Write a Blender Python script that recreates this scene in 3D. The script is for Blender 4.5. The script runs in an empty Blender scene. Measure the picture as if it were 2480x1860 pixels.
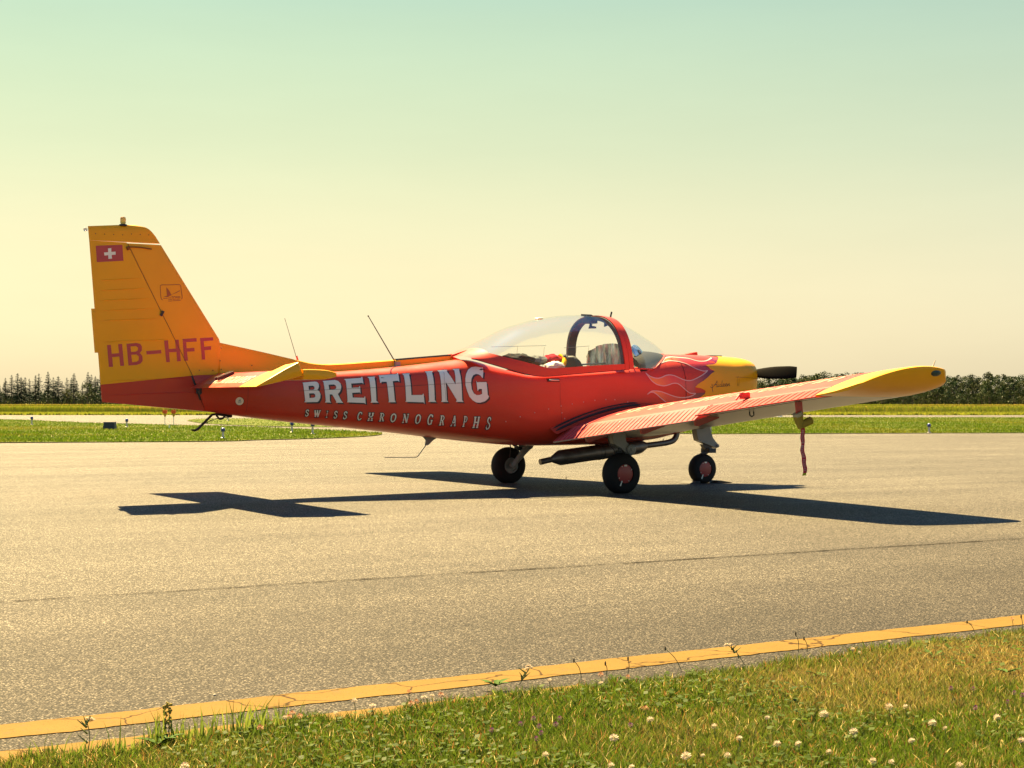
import bpy, bmesh, math, random
import numpy as np
from mathutils import Vector, Matrix
from mathutils.geometry import tessellate_polygon
random.seed(7); RNG = np.random.default_rng(7)
SC = bpy.context.scene; COL = SC.collection
rad = math.radians

# ------------------------------------------------------------------ camera
CAM = Vector((-8.573, -14.167, 0.906)); YAW = 0.513; PITCH = 0.0108
cd = bpy.data.cameras.new('camera'); cam = bpy.data.objects.new('camera', cd); COL.objects.link(cam)
cam.location = CAM; cam.rotation_euler = (math.pi/2+PITCH, 0, -YAW)
cd.sensor_width = 36; cd.lens = 36*3828.3/2480; cd.clip_start = .05; cd.clip_end = 6000
SC.camera = cam

# ------------------------------------------------------------------ sky, sun, exposure
SUN = Vector((0.042, 0.716, 1)).normalized()
EXPO = 2.8
world = bpy.data.worlds.new('World'); SC.world = world; world.use_nodes = True
wn = world.node_tree; wn.nodes.clear()
def wnode(t, **k):
    n = wn.nodes.new(t)
    for a, b in k.items(): setattr(n, a, b)
    return n
sky = wnode('ShaderNodeTexSky'); sky.sky_type = 'NISHITA'; sky.sun_disc = False
sky.sun_elevation = math.asin(SUN.z); sky.sun_rotation = math.atan2(SUN.x, SUN.y)
sky.altitude = 0; sky.air_density = 1.0; sky.dust_density = 2.0; sky.ozone_density = 1.0
# Nishita daylight graded to the photograph's warm low sky and mint upper sky, going on to teal overhead
tcw = wnode('ShaderNodeTexCoord'); sxy = wnode('ShaderNodeSeparateXYZ'); wn.links.new(tcw.outputs['Generated'], sxy.inputs[0])
rmp = wnode('ShaderNodeValToRGB'); el = rmp.color_ramp.elements; rmp.color_ramp.interpolation = 'B_SPLINE'
STOPS = [(0.0, (.80, .635, .355)), (.03, (.745, .605, .335)), (.06, (.70, .59, .33)), (.10, (.635, .575, .33)), (.155, (.525, .56, .335)), (.235, (.41, .545, .355)), (.29, (.30, .47, .42)), (.38, (.17, .36, .52)), (.54, (.08, .27, .56)), (1.0, (.05, .20, .52))]
while len(el) < len(STOPS): el.new(.5)
for q, (p_, c_) in zip(el, STOPS): q.position = p_; q.color = (*c_, 1)
wn.links.new(sxy.outputs[2], rmp.inputs[0])
# away from the sun the haze loses its warmth and the clear sky is bluer
rmb = wnode('ShaderNodeValToRGB'); eb = rmb.color_ramp.elements; rmb.color_ramp.interpolation = 'B_SPLINE'
BACK = [(0.0, (.60, .62, .54)), (.10, (.47, .56, .54)), (.22, (.31, .46, .52)), (.38, (.16, .35, .52)), (.54, (.08, .27, .56)), (1.0, (.05, .20, .52))]
while len(eb) < len(BACK): eb.new(.5)
for q, (p_, c_) in zip(eb, BACK): q.position = p_; q.color = (*c_, 1)
wn.links.new(sxy.outputs[2], rmb.inputs[0])
dt = wnode('ShaderNodeVectorMath', operation='DOT_PRODUCT'); wn.links.new(tcw.outputs['Generated'], dt.inputs[0]); dt.inputs[1].default_value = (SUN.x, SUN.y, 0)
mp = wnode('ShaderNodeMapRange', interpolation_type='SMOOTHSTEP'); mp.inputs[1].default_value = .78; mp.inputs[2].default_value = -.30; wn.links.new(dt.outputs['Value'], mp.inputs[0])
mxs = wnode('ShaderNodeMix', data_type='RGBA'); wn.links.new(mp.outputs[0], mxs.inputs[0]); wn.links.new(rmp.outputs[0], mxs.inputs[6]); wn.links.new(rmb.outputs[0], mxs.inputs[7])
lum = wnode('ShaderNodeRGBToBW'); wn.links.new(sky.outputs[0], lum.inputs[0])
mr = wnode('ShaderNodeMath', operation='MULTIPLY_ADD'); mr.inputs[1].default_value = .080; mr.inputs[2].default_value = .53; wn.links.new(lum.outputs[0], mr.inputs[0])
# thin high haze streaks
cm = wnode('ShaderNodeMapping'); cm.inputs['Scale'].default_value = (1.0, 1.0, 5.0); wn.links.new(tcw.outputs['Generated'], cm.inputs[0])
cn = wnode('ShaderNodeTexNoise'); cn.inputs['Scale'].default_value = 3.2; cn.inputs['Detail'].default_value = 6; cn.inputs['Roughness'].default_value = .6; wn.links.new(cm.outputs[0], cn.inputs['Vector'])
cf = wnode('ShaderNodeMath', operation='MULTIPLY_ADD'); cf.inputs[1].default_value = .11; cf.inputs[2].default_value = .945; wn.links.new(cn.outputs[0], cf.inputs[0])
cs = wnode('ShaderNodeMath', operation='MULTIPLY'); wn.links.new(cf.outputs[0], cs.inputs[0]); wn.links.new(mr.outputs[0], cs.inputs[1]); mr = cs
mul = wnode('ShaderNodeVectorMath', operation='SCALE'); wn.links.new(mxs.outputs[2], mul.inputs[0]); wn.links.new(mr.outputs[0], mul.inputs['Scale'])
bg = wnode('ShaderNodeBackground'); bg.inputs[1].default_value = .214; wo = wnode('ShaderNodeOutputWorld')
wn.links.new(mul.outputs[0], bg.inputs[0]); wn.links.new(bg.outputs[0], wo.inputs[0])

sl = bpy.data.lights.new('sun', 'SUN'); sl.energy = 4.3; sl.angle = rad(.55); sl.color = (1, .745, .35)
so = bpy.data.objects.new('sun', sl); COL.objects.link(so); so.location = (0, 30, 60)
so.rotation_euler = SUN.to_track_quat('Z', 'Y').to_euler()
vs = SC.view_settings; vs.view_transform = 'Standard'; vs.look = 'None'; vs.exposure = EXPO; vs.gamma = 1; vs.use_curve_mapping = False
SC.cycles.max_bounces = 8; SC.cycles.transparent_max_bounces = 16; SC.cycles.caustics_reflective = False; SC.cycles.caustics_refractive = False

# ------------------------------------------------------------------ materials
class NT:
    def __init__(s, name):
        s.m = bpy.data.materials.new(name); s.m.use_nodes = True; s.t = s.m.node_tree
        s.b = s.t.nodes['Principled BSDF']; s.out = s.t.nodes['Material Output']
    def n(s, t, **k):
        x = s.t.nodes.new(t)
        for a, v in k.items():
            if a.startswith('i_'):
                key = a[2:]
                x.inputs[int(key) if key.isdigit() else key.replace('_', ' ')].default_value = v
            else: setattr(x, a, v)
        return x
    def l(s, a, b): s.t.links.new(a, b)
    def ramp(s, fac, stops):
        r = s.n('ShaderNodeValToRGB'); e = r.color_ramp.elements
        while len(e) < len(stops): e.new(.5)
        for q, (p, c) in zip(e, stops): q.position = p; q.color = (*c, 1) if len(c) == 3 else c
        s.l(fac, r.inputs[0]); return r.outputs[0]
    def noise(s, scale, detail=4, rough=.6, vec=None, **k):
        x = s.n('ShaderNodeTexNoise', i_Scale=scale, i_Detail=detail, i_Roughness=rough, **k)
        if vec is not None: s.l(vec, x.inputs['Vector'])
        return x.outputs[0]
    def math(s, op, a, b=None, clamp=False):
        x = s.n('ShaderNodeMath', operation=op, use_clamp=clamp)
        for i, v in enumerate((a, b)):
            if v is None: continue
            if hasattr(v, 'is_output') : s.l(v, x.inputs[i])
            else: x.inputs[i].default_value = v
        return x.outputs[0]
    def mix(s, fac, a, b, mode='MIX'):
        x = s.n('ShaderNodeMix', data_type='RGBA', blend_type=mode)
        for key, v in ((0, fac), (6, a), (7, b)):
            if hasattr(v, 'is_output'): s.l(v, x.inputs[key])
            else: x.inputs[key].default_value = v if not isinstance(v, tuple) or len(v) == 4 else (*v, 1)
        return x.outputs[2]
    def bump(s, h, strength=.3, dist=.01):
        x = s.n('ShaderNodeBump', i_Strength=strength, i_Distance=dist); s.l(h, x.inputs['Height']); s.l(x.outputs[0], s.b.inputs['Normal'])
    def obj(s): return s.n('ShaderNodeTexCoord').outputs['Object']
    def geo(s): return s.n('ShaderNodeNewGeometry').outputs['Position']

def simple(name, col, rough=.5, metal=0, coat=0, var=.12, scale=9, bump=0, spec=.5):
    k = NT(name); p = k.obj()
    nz = k.noise(scale, 5, .6, p)
    c = k.mix(k.math('MULTIPLY', nz, 1.0), tuple(x*(1-var) for x in col), tuple(min(1, x*(1+var)) for x in col))
    k.l(c, k.b.inputs['Base Color'])
    k.b.inputs['Roughness'].default_value = rough; k.b.inputs['Metallic'].default_value = metal
    k.b.inputs['Specular IOR Level'].default_value = spec
    if coat:
        k.b.inputs['Coat Weight'].default_value = coat; k.b.inputs['Coat Roughness'].default_value = .08
    if bump: k.bump(k.noise(scale*6, 4, .6, p), bump, .004)
    return k.m

def paint(name, col, grime=.10, r0=.24, r1=.42, coat=.16, spec=.20):
    """aircraft paint: faint mottling, thin dust film, slight waviness of the skin"""
    k = NT(name); p = k.obj()
    n1 = k.noise(2.3, 6, .65, p); n2 = k.noise(40, 4, .7, p)
    st = k.n('ShaderNodeMapping', i_Scale=(1.2, 1.2, 9)); k.l(p, st.inputs[0])
    n3 = k.noise(5, 5, .6, st.outputs[0])
    c = k.mix(n1, tuple(x*.88 for x in col), tuple(min(1, x*1.10) for x in col))
    d = k.math('MULTIPLY', k.math('MULTIPLY', n3, n2), grime*1.6, True)
    c = k.mix(d, c, (.30, .24, .17))
    k.l(c, k.b.inputs['Base Color'])
    r = k.n('ShaderNodeMapRange', i_3=r0, i_4=r1); k.l(n3, r.inputs[0]); k.l(r.outputs[0], k.b.inputs['Roughness'])
    k.b.inputs['Coat Weight'].default_value = coat; k.b.inputs['Coat Roughness'].default_value = .06; k.b.inputs['Specular IOR Level'].default_value = spec
    k.bump(k.noise(3.4, 3, .5, p), .22, .02)
    return k.m

RED = (.52, .043, .020); YEL = (.82, .365, .003)
M = {}
M['red'] = paint('red_paint', RED); M['wing_red'] = paint('wing_glare_red_paint', (.55, .050, .050), .2, .36, .50, .0, .035); M['flap_red'] = paint('flap_glare_red_paint', (.57, .075, .078), .2, .30, .44, .0, .16); M['yellow'] = paint('yellow_paint', YEL, .06)  # dusty wing and flap reds, made pinker to paint in sun glare
M['white'] = simple('white_lettering', (.74, .75, .67), .4, coat=.3, var=.05)
M['black'] = simple('black_lettering', (.022, .016, .018), .4)
M['regred'] = simple('dark_red_lettering', (.42, .022, .025), .35, coat=.3)
M['grey'] = simple('grey_gear_paint', (.19, .215, .225), .45, coat=.2, var=.15)
M['darkgrey'] = simple('dark_grey_trim', (.06, .07, .08), .6, spec=.2)
M['tyre'] = simple('tyre_rubber', (.012, .012, .013), .75, var=.3, scale=30, bump=.15, spec=.25)
M['steel'] = simple('bare_steel', (.42, .40, .37), .35, .9)
M['liner'] = simple('slate_trim', (.075, .09, .10), .6, spec=.25); M['exhaust'] = simple('exhaust_steel', (.17, .155, .145), .42, .75, var=.45, scale=12)
M['prop'] = simple('black_blade', (.005, .005, .0055), .8, spec=.04)
M['under'] = simple('grey_white_underside', (.26, .225, .19), .4, coat=.2)
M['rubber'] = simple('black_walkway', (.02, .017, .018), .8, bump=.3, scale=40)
M['seam'] = simple('panel_gap', (.07, .022, .02), .7)
M['yseam'] = simple('panel_gap_yellow', (.20, .065, .01), .7)
M['cockpit'] = simple('cockpit_dark', (.022, .024, .027), .8, spec=.1); M['seat'] = simple('dark_upholstery', (.035, .04, .045), .85, bump=.2, scale=30)
M['hub'] = simple('wheel_cover_red', (.33, .045, .04), .45, coat=.2)

# two-colour paint: yellow above, red below a straight line (rudder)
def split_paint(name, z0, slope, x0):
    k = NT(name); p = k.obj(); s = k.n('ShaderNodeSeparateXYZ'); k.l(p, s.inputs[0])
    lim = k.math('ADD', k.math('MULTIPLY', k.math('SUBTRACT', s.outputs[0], x0), slope), z0)
    f = k.math('GREATER_THAN', s.outputs[2], lim)
    n1 = k.noise(2.3, 6, .65, p)
    r_ = k.mix(n1, tuple(x*.85 for x in RED), RED); y_ = k.mix(n1, tuple(x*.88 for x in YEL), tuple(min(1, x*1.08) for x in YEL))
    k.l(k.mix(f, r_, y_), k.b.inputs['Base Color'])
    k.b.inputs['Roughness'].default_value = .34; k.b.inputs['Coat Weight'].default_value = .16; k.b.inputs['Coat Roughness'].default_value = .08; k.b.inputs['Specular IOR Level'].default_value = .2
    k.bump(k.noise(3.0, 3, .5, p), .10, .02)
    return k.m
M['rudder'] = split_paint('yellow_over_red_paint', 1.053, .105, -4.83)

# airbrushed flame: yellow tip at the rear, red body, plum at the front (generated x runs tip to front)
k = NT('flame_airbrush'); g = k.n('ShaderNodeTexCoord').outputs['Generated']; s = k.n('ShaderNodeSeparateXYZ'); k.l(g, s.inputs[0])
k.l(k.ramp(s.outputs[0], [(0, (.72, .26, .01)), (.16, (.66, .17, .012)), (.34, (.60, .045, .02)), (.60, (.48, .034, .022)), (.86, (.18, .012, .028)), (1, (.15, .010, .024))]), k.b.inputs['Base Color'])
k.b.inputs['Roughness'].default_value = .28; k.b.inputs['Coat Weight'].default_value = .5; k.b.inputs['Coat Roughness'].default_value = .07
M['flame'] = k.m
M['pin'] = simple('flame_outline', (.62, .42, .38), .4, var=.04)

# clear acrylic: a thin skin that mirrors by Fresnel and lets the rest through, faint haze of dust
def acrylic(name, haze):
    k = NT(name)
    tr = k.n('ShaderNodeBsdfTransparent'); tr.inputs[0].default_value = (.975, .99, .985, 1)
    gl = k.n('ShaderNodeBsdfGlossy'); gl.inputs['Roughness'].default_value = .06
    df = k.n('ShaderNodeBsdfTranslucent'); df.inputs[0].default_value = (.9, .88, .8, 1)
    fr = k.n('ShaderNodeFresnel', i_IOR=1.33)
    hz = k.n('ShaderNodeMixShader'); hz.inputs[0].default_value = haze; k.l(tr.outputs[0], hz.inputs[1]); k.l(df.outputs[0], hz.inputs[2])
    mx = k.n('ShaderNodeMixShader'); k.l(k.math('MULTIPLY', fr.outputs[0], .20), mx.inputs[0]); k.l(hz.outputs[0], mx.inputs[1]); k.l(gl.outputs[0], mx.inputs[2])
    k.l(mx.outputs[0], k.out.inputs[0])
    return k.m
M['acrylic'] = acrylic('clear_acrylic', .009); M['screen'] = acrylic('clear_windscreen', .010)

def glassy(name, col, rough=.08):
    k = NT(name); k.b.inputs['Base Color'].default_value = (*col, 1); k.b.inputs['Roughness'].default_value = rough
    k.b.inputs['Transmission Weight'].default_value = .6; k.b.inputs['IOR'].default_value = 1.45
    return k.m
M['amber'] = glassy('amber_lens', (.75, .45, .12)); M['green_lens'] = glassy('green_lens', (.02, .10, .09)); M['clear_lens'] = glassy('clear_lens', (.85, .85, .8))
M['blue_lens'] = simple('blue_lens', (.03, .05, .22), .2); M['orange_lens'] = simple('orange_lens', (.85, .11, .010), .5)

k = NT('crumpled_foil'); p = k.obj()
mpf = k.n('ShaderNodeMapping', i_Scale=(1, 1, .22)); k.l(p, mpf.inputs[0]); p = mpf.outputs[0]
v = k.n('ShaderNodeTexVoronoi', i_Scale=26, feature='F1'); k.l(p, v.inputs['Vector'])
k.b.inputs['Metallic'].default_value = .8; k.b.inputs['Roughness'].default_value = .30
k.l(k.ramp(k.noise(17, 5, .7, p), [(.36, (.10, .12, .13)), (.47, (.42, .55, .62)), (.62, (.80, .90, .93))]), k.b.inputs['Base Color'])  # dark and pale streaks paint the foil's vertical reflections into its colour
k.bump(k.math('ADD', v.outputs[0], k.noise(30, 4, .7, p)), .45, .01); M['foil'] = k.m

# worn asphalt: bound pebbles, dark binder, patches; local scale so it stays put
k = NT('worn_asphalt'); p = k.geo()
v = k.n('ShaderNodeTexVoronoi', i_Scale=140, feature='F1'); k.l(p, v.inputs['Vector'])
v2 = k.n('ShaderNodeTexVoronoi', i_Scale=230, feature='F1'); k.l(p, v2.inputs['Vector'])
sx = k.n('ShaderNodeSeparateColor'); k.l(v.outputs['Color'], sx.inputs[0])
stone = k.ramp(sx.outputs[0], [(0, (.039, .0375, .035)), (.45, (.087, .084, .078)), (.75, (.168, .161, .148)), (1, (.39, .37, .335))])
bind = k.ramp(v.outputs['Distance'], [(.25, (1.1, 1.1, 1.1)), (.60, (.22, .21, .205))])
base = k.mix(1.0, stone, bind, 'MULTIPLY')
big = k.noise(.35, 5, .6, p); st = k.n('ShaderNodeMapping', i_Scale=(.06, .9, 1)); k.l(p, st.inputs[0]); streak = k.noise(1.2, 5, .65, st.outputs[0])
tone = k.ramp(k.math('ADD', k.math('MULTIPLY', big, .38), k.math('MULTIPLY', streak, .62)), [(.36, (.70, .70, .715)), (.64, (1.27, 1.26, 1.23))])
base = k.mix(1.0, base, tone, 'MULTIPLY')
# weathered, mossier lawn-side strip; grazing sky sheen painted in as lightening with distance
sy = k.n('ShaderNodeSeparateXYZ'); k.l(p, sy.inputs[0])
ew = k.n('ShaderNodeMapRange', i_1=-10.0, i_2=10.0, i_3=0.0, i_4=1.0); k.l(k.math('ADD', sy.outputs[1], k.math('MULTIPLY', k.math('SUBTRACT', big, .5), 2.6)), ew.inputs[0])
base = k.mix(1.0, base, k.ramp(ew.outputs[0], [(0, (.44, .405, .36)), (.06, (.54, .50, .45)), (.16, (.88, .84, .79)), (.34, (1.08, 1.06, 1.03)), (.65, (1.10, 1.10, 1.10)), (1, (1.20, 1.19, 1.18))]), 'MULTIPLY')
k.l(base, k.b.inputs['Base Color']); k.b.inputs['Roughness'].default_value = .72; k.b.inputs['Specular IOR Level'].default_value = .12
k.bump(k.math('SUBTRACT', k.math('MULTIPLY', v2.outputs['Distance'], -.5), v.outputs['Distance']), .75, .006)
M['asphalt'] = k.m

# edge line paint, cracked and worn through
k = NT('cracked_line_paint'); p = k.geo()
w = k.noise(5, 4, .6, p); wv = k.n('ShaderNodeVectorMath', operation='SCALE'); wv.inputs['Scale'].default_value = .25
wc = k.n('ShaderNodeTexNoise', i_Scale=4.0, i_Detail=4); k.l(p, wc.inputs['Vector']); k.l(wc.outputs[1], wv.inputs[0])
ad = k.n('ShaderNodeVectorMath', operation='ADD'); k.l(p, ad.inputs[0]); k.l(wv.outputs[0], ad.inputs[1])
ve = k.n('ShaderNodeTexVoronoi', i_Scale=2.6, feature='DISTANCE_TO_EDGE'); k.l(ad.outputs[0], ve.inputs['Vector'])
crack = k.ramp(ve.outputs['Distance'], [(.004, (0, 0, 0)), (.014, (1, 1, 1))])
grain = k.noise(140, 3, .7, p); speck = k.ramp(grain, [(.30, (.45, .40, .33)), (.40, (1, 1, 1))])
col = k.mix(k.noise(3, 5, .7, p), (.105, .062, .014), (.165, .102, .024))
wr = k.ramp(k.math('ADD', k.math('MULTIPLY', k.noise(9, 6, .75, p), .6), k.math('MULTIPLY', k.noise(60, 3, .7, p), .4)), [(.55, (0, 0, 0)), (.66, (1, 1, 1))]); col = k.mix(k.math('MULTIPLY', wr, .55), col, (.075, .066, .055))
col = k.mix(1.0, col, speck, 'MULTIPLY'); col = k.mix(1.0, col, k.mix(crack, (.22, .17, .12), (1, 1, 1)), 'MULTIPLY')
k.l(col, k.b.inputs['Base Color']); k.b.inputs['Roughness'].default_value = .8; k.b.inputs['Specular IOR Level'].default_value = .06; k.bump(grain, .4, .003); M['line'] = k.m
M['tar'] = simple('seam_tar', (.012, .011, .010), .9, spec=0)

# turf soil / field under the blades
def field(name, a, b, c):
    k = NT(name); p = k.geo()
    n1 = k.noise(.22, 6, .65, p); n2 = k.noise(6, 5, .7, p)
    col = k.mix(k.ramp(n1, [(.35, (0, 0, 0)), (.65, (1, 1, 1))]), a, b); col = k.mix(k.ramp(n2, [(.45, (0, 0, 0)), (.75, (1, 1, 1))]), col, c)
    k.l(col, k.b.inputs['Base Color']); k.b.inputs['Roughness'].default_value = .9; k.b.inputs['Specular IOR Level'].default_value = .1
    k.bump(k.noise(9, 6, .75, p), .8, .08); return k.m
M['turf'] = field('turf_soil', (.085, .085, .02), (.11, .085, .028), (.05, .055, .014))
M['meadow'] = field('meadow', (.12, .13, .018), (.20, .15, .03), (.085, .11, .015))

M['short_turf'] = field('short_turf', (.062, .095, .011), (.10, .11, .017), (.048, .075, .009))
def leafy(name, transl=.45, attr='tint', rough=.55, gain=1.0):
    k = NT(name); a = k.n('ShaderNodeAttribute', attribute_name=attr); k.l(a.outputs['Color'], k.b.inputs['Base Color'])
    k.b.inputs['Roughness'].default_value = rough; k.b.inputs['Specular IOR Level'].default_value = .10
    tl = k.n('ShaderNodeBsdfTranslucent'); k.l(a.outputs['Color'], tl.inputs[0])
    m = k.n('ShaderNodeMixShader'); m.inputs[0].default_value = transl; k.l(k.b.outputs[0], m.inputs[1]); k.l(tl.outputs[0], m.inputs[2]); k.l(m.outputs[0], k.out.inputs[0])
    return k.m
M['grass'] = leafy('grass_blade', .5); M['leaf'] = leafy('tree_leaf', .18); M['needle'] = leafy('spruce_needle', .15)
M['bark'] = simple('bark', (.07, .055, .045), .9, bump=.4, scale=5)
M['petal'] = leafy('flower_petal', .35)

# ------------------------------------------------------------------ mesh helpers
def tag(o, label=None, cat=None, group=None, kind=None):
    if label: o['label'] = label
    if cat: o['category'] = cat
    if group: o['group'] = group
    if kind: o['kind'] = kind
    return o
def link(name, data, parent=None):
    o = bpy.data.objects.new(name, data); COL.objects.link(o)
    if parent: o.parent = parent
    return o
def empty(name, loc=(0, 0, 0), rz=0):
    o = link(name, None); o.location = loc; o.rotation_euler = (0, 0, rz); o.empty_display_size = .3; return o
def mkmesh(name, v, f, mat, smooth=35, recalc=True, mi=None):
    me = bpy.data.meshes.new(name); me.from_pydata([tuple(p) for p in v], [], [tuple(q) for q in f])
    for m in (mat if isinstance(mat, (list, tuple)) else [mat]): me.materials.append(m)
    if mi: me.polygons.foreach_set('material_index', mi)
    if recalc:
        b = bmesh.new(); b.from_mesh(me); bmesh.ops.remove_doubles(b, verts=b.verts, dist=1e-5); bmesh.ops.recalc_face_normals(b, faces=b.faces); b.to_mesh(me); b.free()
    if smooth:
        me.shade_smooth(); me.set_sharp_from_angle(angle=rad(smooth))
    me.update(); return me
def O(name, v, f, mat, parent=None, **k): return link(name, mkmesh(name, v, f, mat, **k), parent)

class MB:
    def __init__(s): s.v = []; s.f = []
    def add(s, v, f):
        n = len(s.v); s.v += [tuple(p) for p in v]; s.f += [tuple(i+n for i in q) for q in f]; return s
    def box(s, c, d, rot=None):
        c = Vector(c); R = rot or Matrix.Identity(3)
        v = [c + R @ Vector((d[0]*.5*a, d[1]*.5*b, d[2]*.5*e)) for a in (-1, 1) for b in (-1, 1) for e in (-1, 1)]
        return s.add(v, [(0, 1, 3, 2), (4, 6, 7, 5), (0, 4, 5, 1), (2, 3, 7, 6), (0, 2, 6, 4), (1, 5, 7, 3)])
    def loft(s, rings, cap=True, closed=True):
        n = len(rings[0]); v = [p for r in rings for p in r]; f = []
        for i in range(len(rings)-1):
            for j in range(n if closed else n-1):
                a, b = i*n+j, i*n+(j+1) % n; f.append((a, b, b+n, a+n))
        if cap and closed: f.append(tuple(range(n))[::-1]); f.append(tuple(range((len(rings)-1)*n, len(rings)*n)))
        return s.add(v, f)
    def tube(s, path, r, n=10, cap=True):
        P = [Vector(p) for p in path]; R = r if isinstance(r, (list, tuple)) else [r]*len(P); rings = []
        up = None
        for i, p in enumerate(P):
            d = (P[min(i+1, len(P)-1)]-P[max(i-1, 0)]).normalized()
            if up is None: up = Vector((0, 0, 1)) if abs(d.z) < .9 else Vector((1, 0, 0))
            a = d.cross(up).normalized(); up = a.cross(d).normalized()
            rings.append([p + (a*math.cos(2*math.pi*j/n) + up*math.sin(2*math.pi*j/n))*R[i] for j in range(n)])
        return s.loft(rings, cap)
    def lathe(s, prof, o, axis, n=24, ref=None):
        ax = Vector(axis).normalized(); a = ax.orthogonal().normalized() if ref is None else Vector(ref); b = ax.cross(a); o = Vector(o)
        return s.loft([[o + ax*h + (a*math.cos(2*math.pi*j/n) + b*math.sin(2*math.pi*j/n))*max(r, 1e-4) for j in range(n)] for r, h in prof])
    def prism(s, poly, y0, y1):
        n = len(poly); v = [(x, y0, z) for x, z in poly] + [(x, y1, z) for x, z in poly]
        return s.add(v, [tuple(range(n)), tuple(range(n, 2*n))[::-1]] + [(i, (i+1) % n, n+(i+1) % n, n+i) for i in range(n)])
    def ball(s, c, r, n=10, m=7):
        c = Vector(c); r = (r, r, r) if not isinstance(r, (tuple, list)) else r
        return s.loft([[c + Vector((r[0]*math.cos(2*math.pi*j/n)*math.sin(t), r[1]*math.sin(2*math.pi*j/n)*math.sin(t), -r[2]*math.cos(t))) for j in range(n)] for t in [max(.02, min(math.pi-.02, math.pi*i/m)) for i in range(m+1)]])
    def build(s, name, mat, parent=None, smooth=35, **k): return O(name, s.v, s.f, mat, parent, smooth=smooth, **k)

def smooth_path(pts, n=8):
    P = [Vector(p) for p in pts]; out = []
    for i in range(len(P)-1):
        a, b, c, d = P[max(i-1, 0)], P[i], P[i+1], P[min(i+2, len(P)-1)]
        for q in range(n):
            t = q/n; out.append(.5*((2*b)+(c-a)*t+(2*a-5*b+4*c-d)*t*t+(3*b-a-3*c+d)*t**3))
    return out+[P[-1]]

# ================================================================== THE AEROPLANE
plane = empty('airplane'); tag(plane, 'red and yellow low wing propeller aeroplane with bubble canopy parked on the apron', 'airplane')
# ---- fuselage sections: x, bottom z, top z, half width, upper exponent, lower exponent
STN = [(-4.02,.835,1.165,.045,3.2,2.6),(-3.87,.812,1.155,.070,3.4,2.6),(-3.5,.760,1.15,.130,3.6,2.8),(-3.06,.708,1.165,.200,3.8,2.9),(-2.5,.652,1.196,.290,4.0,3.0),
       (-1.95,.594,1.243,.375,4.0,3.0),(-1.5,.540,1.294,.440,4.0,3.0),(-1.25,.512,1.322,.470,4.0,3.0),(-1.0,.487,1.26,.500,5.0,3.0),(-.62,.455,1.168,.545,12,3.0),(-.3,.447,1.182,.560,14,3.2),
       (.2,.447,1.213,.565,14,3.4),(.5,.452,1.25,.562,8,3.4),(.75,.468,1.325,.555,3.6,3.4),(1.0,.492,1.385,.545,3.2,3.4),(1.22,.530,1.412,.535,3.0,3.2),(1.6,.612,1.411,.520,3.0,3.0),
       (1.95,.672,1.395,.490,3.0,3.0),(2.15,.76,1.386,.460,3.3,2.8),(2.28,.86,1.370,.425,3.4,2.7),(2.36,.95,1.348,.385,3.4,2.6)]
def _interp(col, x):
    n=len(STN)
    if x<=STN[0][0]: return STN[0][col]
    if x>=STN[-1][0]: return STN[-1][col]
    for i in range(n-1):
        if STN[i][0]<=x<=STN[i+1][0]: break
    x0,x1=STN[i][0],STN[i+1][0]; y0,y1=STN[i][col],STN[i+1][col]; d=(y1-y0)/(x1-x0)
    def slope(k):
        if k<=0: return (STN[1][col]-STN[0][col])/(STN[1][0]-STN[0][0])
        if k>=n-1: return (STN[-1][col]-STN[-2][col])/(STN[-1][0]-STN[-2][0])
        a=(STN[k][col]-STN[k-1][col])/(STN[k][0]-STN[k-1][0]); b=(STN[k+1][col]-STN[k][col])/(STN[k+1][0]-STN[k][0])
        return 0.0 if a*b<=0 else 2*a*b/(a+b)
    m0,m1=slope(i),slope(i+1); h=x1-x0; t=(x-x0)/h
    return (2*t**3-3*t**2+1)*y0+(t**3-2*t**2+t)*h*m0+(-2*t**3+3*t**2)*y1+(t**3-t**2)*h*m1
def sec(x):
    zb,zt,w,nu,nl=[_interp(c,x) for c in (1,2,3,4,5)]
    return zb,zt,w,zb+(zt-zb)*.5,nu,nl
def side_y(x,z):
    zb,zt,w,zc,nu,nl=sec(x)
    if z>=zc: t=(z-zc)/(zt-zc); n=nu
    else: t=(zc-z)/(zc-zb); n=nl
    t=min(max(t,0),1)
    return w*(1-t**n)**(1/n)

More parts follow.
